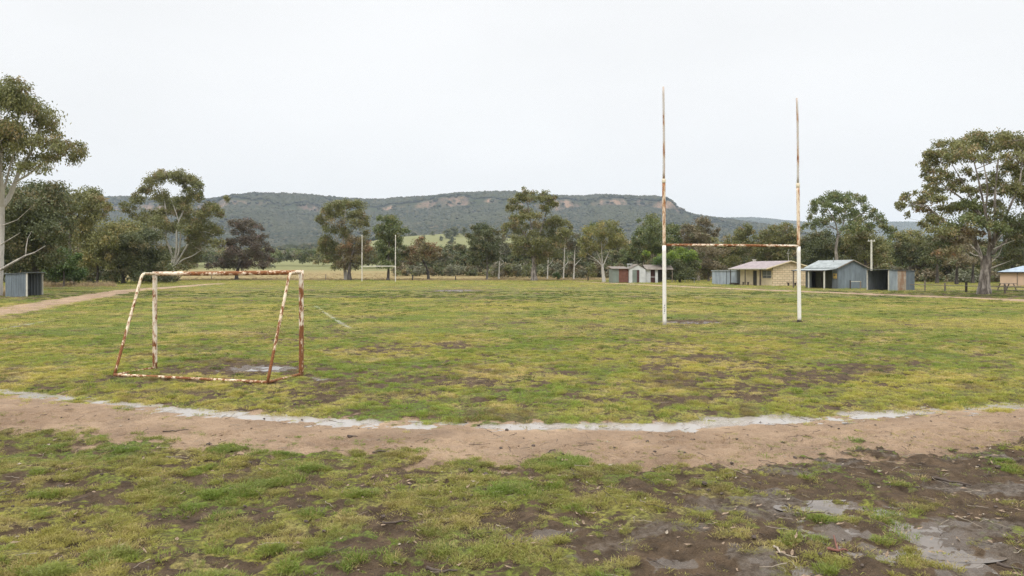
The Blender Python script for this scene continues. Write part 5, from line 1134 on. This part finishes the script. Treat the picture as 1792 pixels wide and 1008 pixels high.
def dugout(name, label, loc, rz, D, W, Hh, sgn, sheets):
    """three-sided tin shelter; opening faces local -x (sgn 1) or +x (sgn -1); near side wall on y = 0"""
    t = empty(name, loc, rz, label, 'shelter', 'tin player shelters beside the field'); X = lambda v: v * sgn
    k = len(sheets)
    for i, m in enumerate(sheets):
        MB().corr((X(W * i / k), 0), (X(W * (i + 1) / k), 0), 0, Hh - .02 - .06 * i / k, None if k == 1 else Hh - .02 - .06 * (i + 1) / k, .16, .016).build('side_wall', M[m], t)
    w = MB().corr((X(W), .05), (X(W), D), 0, Hh - .12).corr((X(.02), D), (X(W), D), 0, Hh - .06); w.build('back_wall', M['zinc_dark'], t)
    mb = MB(); y0, y1 = -.1, D + .1; P = [(X(-.25), Hh + .03), (X(W + .1), Hh - .1), (X(W + .1), Hh - .06), (X(-.25), Hh + .07)]; mb.prism(P, 'y', y0, y1); mb.build('roof', M['zinc_dark'], t)
    for y in (.03, D - .03): MB().box(min(X(-.05), X(.05)), max(X(-.05), X(.05)), y - .05, y + .05, 0, Hh).build('post', M['concrete'], t)
    MB().box(min(X(W - .1), X(W - .05)), max(X(W - .1), X(W - .05)), D / 2 - .05, D / 2 + .05, 0, Hh - .15).build('stud', M['timber_dark'], t)
    MB().box(min(X(W - .12), X(W - .06)), max(X(W - .12), X(W - .06)), .1, D - .1, Hh * .42, Hh * .48).build('rail', M['timber_dark'], t)
    s = MB().box(min(X(W - .6), X(W - .18)), max(X(W - .6), X(W - .18)), .12, D - .12, .42, .47).build('bench_seat', M['timber_dark'], t)
    for y in (.4, D - .4): MB().box(min(X(W - .5), X(W - .3)), max(X(W - .5), X(W - .3)), y - .05, y + .05, 0, .419).build('bench_leg', M['timber'], t)
dugout('players_shelter', 'open tin shelter with zinc, rusty and blue side sheets right of the tin shed', (38.8, 76.7, 0), ROT, 3.0, 3.3, 2.12, 1, ['zinc', 'zinc_rust', 'zinc_blue'])
dugout('players_shelter', 'small blue grey tin shelter at the left edge beside the dirt track', (-38.3, 58.8, 0), ROT, 4.0, 1.45, 1.86, -1, ['zinc_blue'])

def build_amenities():
    Y = 126.0; X0 = (1100 - 896) / F * Y; t = empty('amenities_block', (X0, Y, 0), .04, 'small shed with white gabled centre and brown wings left of the green bush', 'shed')
    MB().box(-2.75, -1.65, 0, .1, 0, 2.35).build('left_wing_panel', M['grey_green'], t); MB().box(-1.649, -.02, .01, .11, 0, 2.35).build('left_wing_wall', M['red_brown'], t)
    w = MB().box(-2.75, -2.65, .101, 3.4, 0, 2.3).box(-2.75, 7.3, 3.4, 3.5, 0, 2.35).box(6.0, 6.1, .3, 3.4, 0, 2.2); w.build('back_wall', M['grey_green'], t)
    mb = MB(); mb.prism([(-.3, 2.36), (3.6, 2.75), (3.6, 2.81), (-.3, 2.42)], 'x', -2.95, -.03); mb.build('left_wing_roof', M['roof_brown'], t)
    c = MB(); c.prism([(0, 2.18), (2.78, 2.18), (2.78, 2.3), (1.5, 3.08), (.0, 2.3)], 'y', -.5, -.4); c.box(0, .55, -.5, -.4, 0, 2.18); c.box(1.75, 2.78, -.5, -.4, 0, 2.18); c.box(0, .1, -.399, 3.3, 0, 2.3); c.build('white_gable', M['white'], t)
    MB().box(.55, 1.3, -.46, -.41, 0, 2.15).build('door', M['grey_green'], t); MB().box(1.3, 1.75, -.40, -.36, 0, 2.17).build('dark_door', M['door_red'], t)
    mb = MB(); roof_slab(mb, -.12, 2.28, 1.5, 3.12, -.65, 3.4, .05); roof_slab(mb, 1.501, 3.12, 2.95, 2.28, -.65, .3, .05); mb.build('gable_roof', M['roof_brown'], t)
    MB().box(-.02, .85, 1.0, 1.6, 3.12, 3.24).box(.1, .2, 1.2, 1.4, 2.5, 3.12).box(.6, .7, 1.2, 1.4, 2.7, 3.12).build('roof_vent', M['white'], t)
    r = MB(); r.prism([(-.35, 2.22), (1.6, 3.02), (3.6, 2.4), (3.6, 2.46), (1.6, 3.08), (-.35, 2.28)], 'x', 2.8, 7.6); r.build('right_wing_roof', M['roof_brown'], t)
    MB().box(2.79, 3.75, 0.0, .1, 0, 2.3).box(4.55, 5.0, 0, .1, 0, 2.3).build('right_wing_wall', M['white'], t)
    MB().box(3.75, 4.55, .35, .4, 0, 2.25).build('half_door', M['door_red'], t); MB().box(3.75, 4.55, .02, .08, .95, 1.03).build('half_door_ledge', M['white'], t)
    for x in (6.0, 7.4): MB().box(x - .05, x + .05, -.25, -.15, 0, 2.24).build('verandah_post', M['timber'], t)
    w = MB().box(5.0, 6.0, .9, 1.0, 0, 2.3); w.build('recess_wall', M['timber_dark'], t)
build_amenities()

def build_house():
    Y = 101.0; X0 = (1750 - 896) / F * Y; t = empty('beige_house', (X0, Y, 0), -.58, 'beige walled house with pale blue hip roof at the right edge', 'house')
    MB().box(0, 9, 0, 6, 0, 1.86).build('wall', M['beige'], t)
    MB().add([(-.35, -.35, 1.9), (9.35, -.35, 1.9), (9.35, 6.35, 1.9), (-.35, 6.35, 1.9), (2.6, 3, 2.72), (6.4, 3, 2.72)], [(0, 1, 5, 4), (1, 2, 5), (2, 3, 4, 5), (3, 0, 4), (3, 2, 1, 0)]).build('roof', M['roof_blue'], t)
    MB().box(-.36, 9.36, -.40, -.355, 1.76, 1.9).build('fascia', M['timber_dark'], t)
    MB().tube([(1.95, -.05, 0), (1.95, -.05, 1.86)], .05, 8).build('downpipe', M['timber'], t)
    MB().box(3.8, 4.6, 1.2, 1.3, 2.45, 2.65).build('roof_vent', M['zinc_dark'], t)
    Y = 150.0; X0 = (1689 - 896) / F * Y; t = empty('cottage', (X0, Y, 0), -.54, 'small distant cottage with pale roof glimpsed left of the huge gum trunk', 'house')
    MB().box(0, 2.3, 0, 3, 0, 1.2).build('wall', M['door_dark'], t); MB().prism([(-.15, 1.21), (2.45, 1.21), (1.9, 1.85), (.7, 1.85)], 'y', -.2, 3.2).build('roof', M['white'], t)
    MB().box(1.3, 1.7, -.05, -.01, .5, 1.0).build('window', M['shutter'], t)
build_house()

# ------------------------------------------------------------------ fences, poles and small things
def build_fences():
    ks = [(-1.0, 1.08, 'timber', .07), (0, .85, 'timber', .08), (1.0, .95, 'timber_dark', .11), (2.0, .85, 'timber', .08), (2.66, .8, 'timber', .09), (3.5, .9, 'timber_dark', .09), (4.4, .85, 'timber', .08), (5.4, .85, 'timber', .08)]
    pos = lambda k: (42.7 + .7 * k, 73.5 - 2.3 * k)
    x0, y0 = pos(-2); t = empty('rail_fence', (x0, y0, 0), 0, 'low weathered post and rail fence running past the huge right gum', 'fence')
    for k, h, m, w in ks:
        x, y = pos(k); MB().tube([(x - x0, y - y0, -.1), (x - x0, y - y0, h * .5), (x - x0, y - y0, h)], w, 9).build('post', M[m], t)
    for z, ka, kb in ((.62, -2, 6), (.30, 2.0, 6)):
        a = pos(ka); b = pos(kb); MB().tube(bar((a[0] - x0 - .1, a[1] - y0, z), (b[0] - x0 - .1, b[1] - y0, z - .02), .03, .03, 3, 24)[0], .035, 7).build('rail', M['timber'], t)
    a = at(1164, 487.4, 128); b = at(1216, 487.4, 127); t = empty('pipe_rail', (a[0], a[1], 0), 0, 'grey pipe rail in front of the round green bush', 'railing')
    d = b - a; MB().tube([(0, 0, .78), (d[0], d[1], .78)], .04, 8).build('rail', M['zinc'], t)
    for f in (.02, .34, .67, .98): MB().tube([(d[0] * f, d[1] * f, 0), (d[0] * f, d[1] * f, .745)], .04, 8).build('post', M['zinc'], t)
    x, y = (1488 - 896) / F * 83.5, 83.5; t = empty('hitching_rail', (x, y, 0), ROT, 'thin dark post with a pale rail against the gable of the tin shed', 'railing')
    MB().box(-.05, .05, -.05, .05, 0, .98).build('post', M['timber_dark'], t); MB().box(1.35, 1.45, -.05, .05, 0, .88).build('post', M['timber'], t); MB().box(.051, 1.5, -.03, .03, .80, .87).build('rail', M['concrete'], t)
    # light pole
    Y = 95.0; x = (1525 - 896) / F * Y; t = empty('light_pole', (x, Y, 0), 0, 'pale concrete pole with a short crossarm behind the right tin shelter', 'pole')
    MB().tube([(0, 0, 0), (0, 0, 3), (0, 0, 6.0)], [.13, .12, .10], 10).build('pole', M['concrete'], t); MB().box(-.45, .45, -.06, .06, 5.78, 5.88).build('crossarm', M['concrete'], t)
    for s in (-.36, .36): MB().tube([(s, 0, 5.881), (s, 0, 6.02)], .04, 8).build('insulator', M['white'], t)
    # loose posts along the far edge
    for px, Y, h, w, m, lab in [(722, 158, 1.2, .16, 'timber_dark', 'short dark stump post on the dry grass left of the umbrella tree trunk'), (570, 160, 1.3, .09, 'timber', 'thin fence post beneath the tall gum at left of the far goal'), (797, 160, .9, .12, 'timber_dark', 'short dark stake on dry grass left of the rounded dark gum'), (1029, 150, .9, .14, 'timber_dark', 'pair forming dark stump left of the golden spreading tree'), (370, 170, 1.6, .09, 'timber', 'thin paddock post right of the white multi-stemmed gum')]:
        x = (px - 896) / F * Y; z = tz(x, Y); tag(MB().tube([(x, Y, z - .1), (x + .02, Y, z + h * .6), (x + .03, Y, z + h)], [w, w * .9, w * .85], 8).build('fence_post', M[m]), lab.replace('pair forming ', ''), 'post', 'old posts along the far edge of the field')
    # picnic table beyond the fence
    x, y = (1762 - 896) / F * 76.0, 76.0; t = empty('picnic_table', (x, y, 0), .3, 'timber picnic table on the grass in front of the beige house', 'table')
    MB().box(-.9, .9, -.36, .36, .72, .77).build('tabletop', M['timber'], t)
    for s in (-1, 1):
        MB().box(-.9, .9, s * .68 - .13, s * .68 + .13, .43, .47).build('seat', M['timber'], t)
        MB().prism([(-.62, 0), (-.54, 0), (-.20, .719), (-.28, .719)], 'x', s * .6 - .04, s * .6 + .04).prism([(.62, 0), (.54, 0), (.20, .719), (.28, .719)], 'x', s * .6 - .04, s * .6 + .04).box(s * .6 + .041, s * .6 + .08, -.78, .78, .37, .43).build('leg_frame', M['timber'], t)
build_fences()

# ------------------------------------------------------------------ air, sky, sun, camera
def build_haze():
    m = bpy.data.materials.new('thin_air'); m.use_nodes = True; nt = m.node_tree; nt.nodes.clear()
    out = nt.nodes.new('ShaderNodeOutputMaterial'); v = nt.nodes.new('ShaderNodeVolumePrincipled'); v.inputs['Color'].default_value = (.72, .84, 1.0, 1); v.inputs['Density'].default_value = 0.00008; v.inputs['Anisotropy'].default_value = 0.0
    nt.links.new(v.outputs[0], out.inputs['Volume'])
    o = MB().box(-5300, 5300, -60, 6600, -1.95, 470).build('haze', m); tag(o, kind='stuff')
build_haze()

SUN_EL, SUN_AZ = 52.0, 205.0
def build_sky():
    w = bpy.data.worlds.new('World'); scene.world = w; w.use_nodes = True; nt = w.node_tree; nt.nodes.clear()
    out = nt.nodes.new('ShaderNodeOutputWorld')
    sk = nt.nodes.new('ShaderNodeTexSky'); sk.sky_type = 'NISHITA'; sk.sun_disc = False; sk.sun_elevation = math.radians(SUN_EL); sk.sun_rotation = math.radians(SUN_AZ); sk.dust_density = 3
    b1 = nt.nodes.new('ShaderNodeBackground'); b1.inputs['Strength'].default_value = .1; nt.links.new(sk.outputs[0], b1.inputs['Color'])
    tc = nt.nodes.new('ShaderNodeTexCoord'); sep = nt.nodes.new('ShaderNodeSeparateXYZ'); nt.links.new(tc.outputs['Generated'], sep.inputs[0])
    r = nt.nodes.new('ShaderNodeValToRGB'); e = r.color_ramp.elements; e[0].position = 0; e[0].color = (.94, .938, .938, 1); e[1].position = 1; e[1].color = (3.0, 3.0, 3.0, 1)
    for p, c in ((.08, (.968, .966, .964, 1)), (.36, (.99, .992, .994, 1)), (.62, (2.0, 2.0, 2.0, 1))):
        q = e.new(p); q.color = c
    nt.links.new(sep.outputs['Z'], r.inputs['Fac'])
    mp = nt.nodes.new('ShaderNodeMapping'); mp.inputs['Scale'].default_value = (1, 1, 2.6); nt.links.new(tc.outputs['Generated'], mp.inputs[0])
    n = nt.nodes.new('ShaderNodeTexNoise'); n.inputs['Scale'].default_value = 1.7; n.inputs['Detail'].default_value = 4; n.inputs['Roughness'].default_value = .5; nt.links.new(mp.outputs[0], n.inputs['Vector'])
    rr = nt.nodes.new('ShaderNodeMapRange'); rr.inputs['From Min'].default_value = .3; rr.inputs['From Max'].default_value = .7; rr.inputs['To Min'].default_value = .95; rr.inputs['To Max'].default_value = 1.05; nt.links.new(n.outputs[0], rr.inputs[0])
    mx = nt.nodes.new('ShaderNodeMix'); mx.data_type = 'RGBA'; mx.blend_type = 'MULTIPLY'; mx.inputs['Factor'].default_value = 1; nt.links.new(r.outputs[0], mx.inputs['A']); nt.links.new(rr.outputs[0], mx.inputs['B'])
    b2 = nt.nodes.new('ShaderNodeBackground'); b2.inputs['Strength'].default_value = 1.0; nt.links.new(mx.outputs['Result'], b2.inputs['Color'])
    ms = nt.nodes.new('ShaderNodeMixShader'); ms.inputs[0].default_value = .94; nt.links.new(b1.outputs[0], ms.inputs[1]); nt.links.new(b2.outputs[0], ms.inputs[2]); nt.links.new(ms.outputs[0], out.inputs['Surface'])
    s = bpy.data.lights.new('sun', 'SUN'); s.energy = 1.4; s.angle = math.radians(20); s.color = (1, .97, .93); so = bpy.data.objects.new('sun', s); COL.objects.link(so)
    el, az = math.radians(SUN_EL), math.radians(SUN_AZ); d = Vector((math.sin(az) * math.cos(el), math.cos(az) * math.cos(el), math.sin(el)))
    so.rotation_euler = d.to_track_quat('Z', 'Y').to_euler(); so.location = (0, -10, 60)
build_sky()
cam = bpy.data.cameras.new('camera'); co = bpy.data.objects.new('camera', cam); COL.objects.link(co)
cam.sensor_width = 36; cam.lens = F / 1792 * 36; cam.shift_y = -(504 - HZ) / 1792; cam.clip_start = .1; cam.clip_end = 30000
co.location = (0, 0, H); co.rotation_euler = (math.pi / 2, 0, 0); scene.camera = co
vs = scene.view_settings; vs.view_transform = 'Standard'; vs.look = 'None'; vs.gamma = 1; vs.exposure = 0; vs.use_curve_mapping = False
scene.cycles.use_denoising = True; scene.cycles.denoising_prefilter = 'NONE'; scene.cycles.volume_bounces = 1; scene.cycles.max_bounces = 8; scene.cycles.transparent_max_bounces = 8
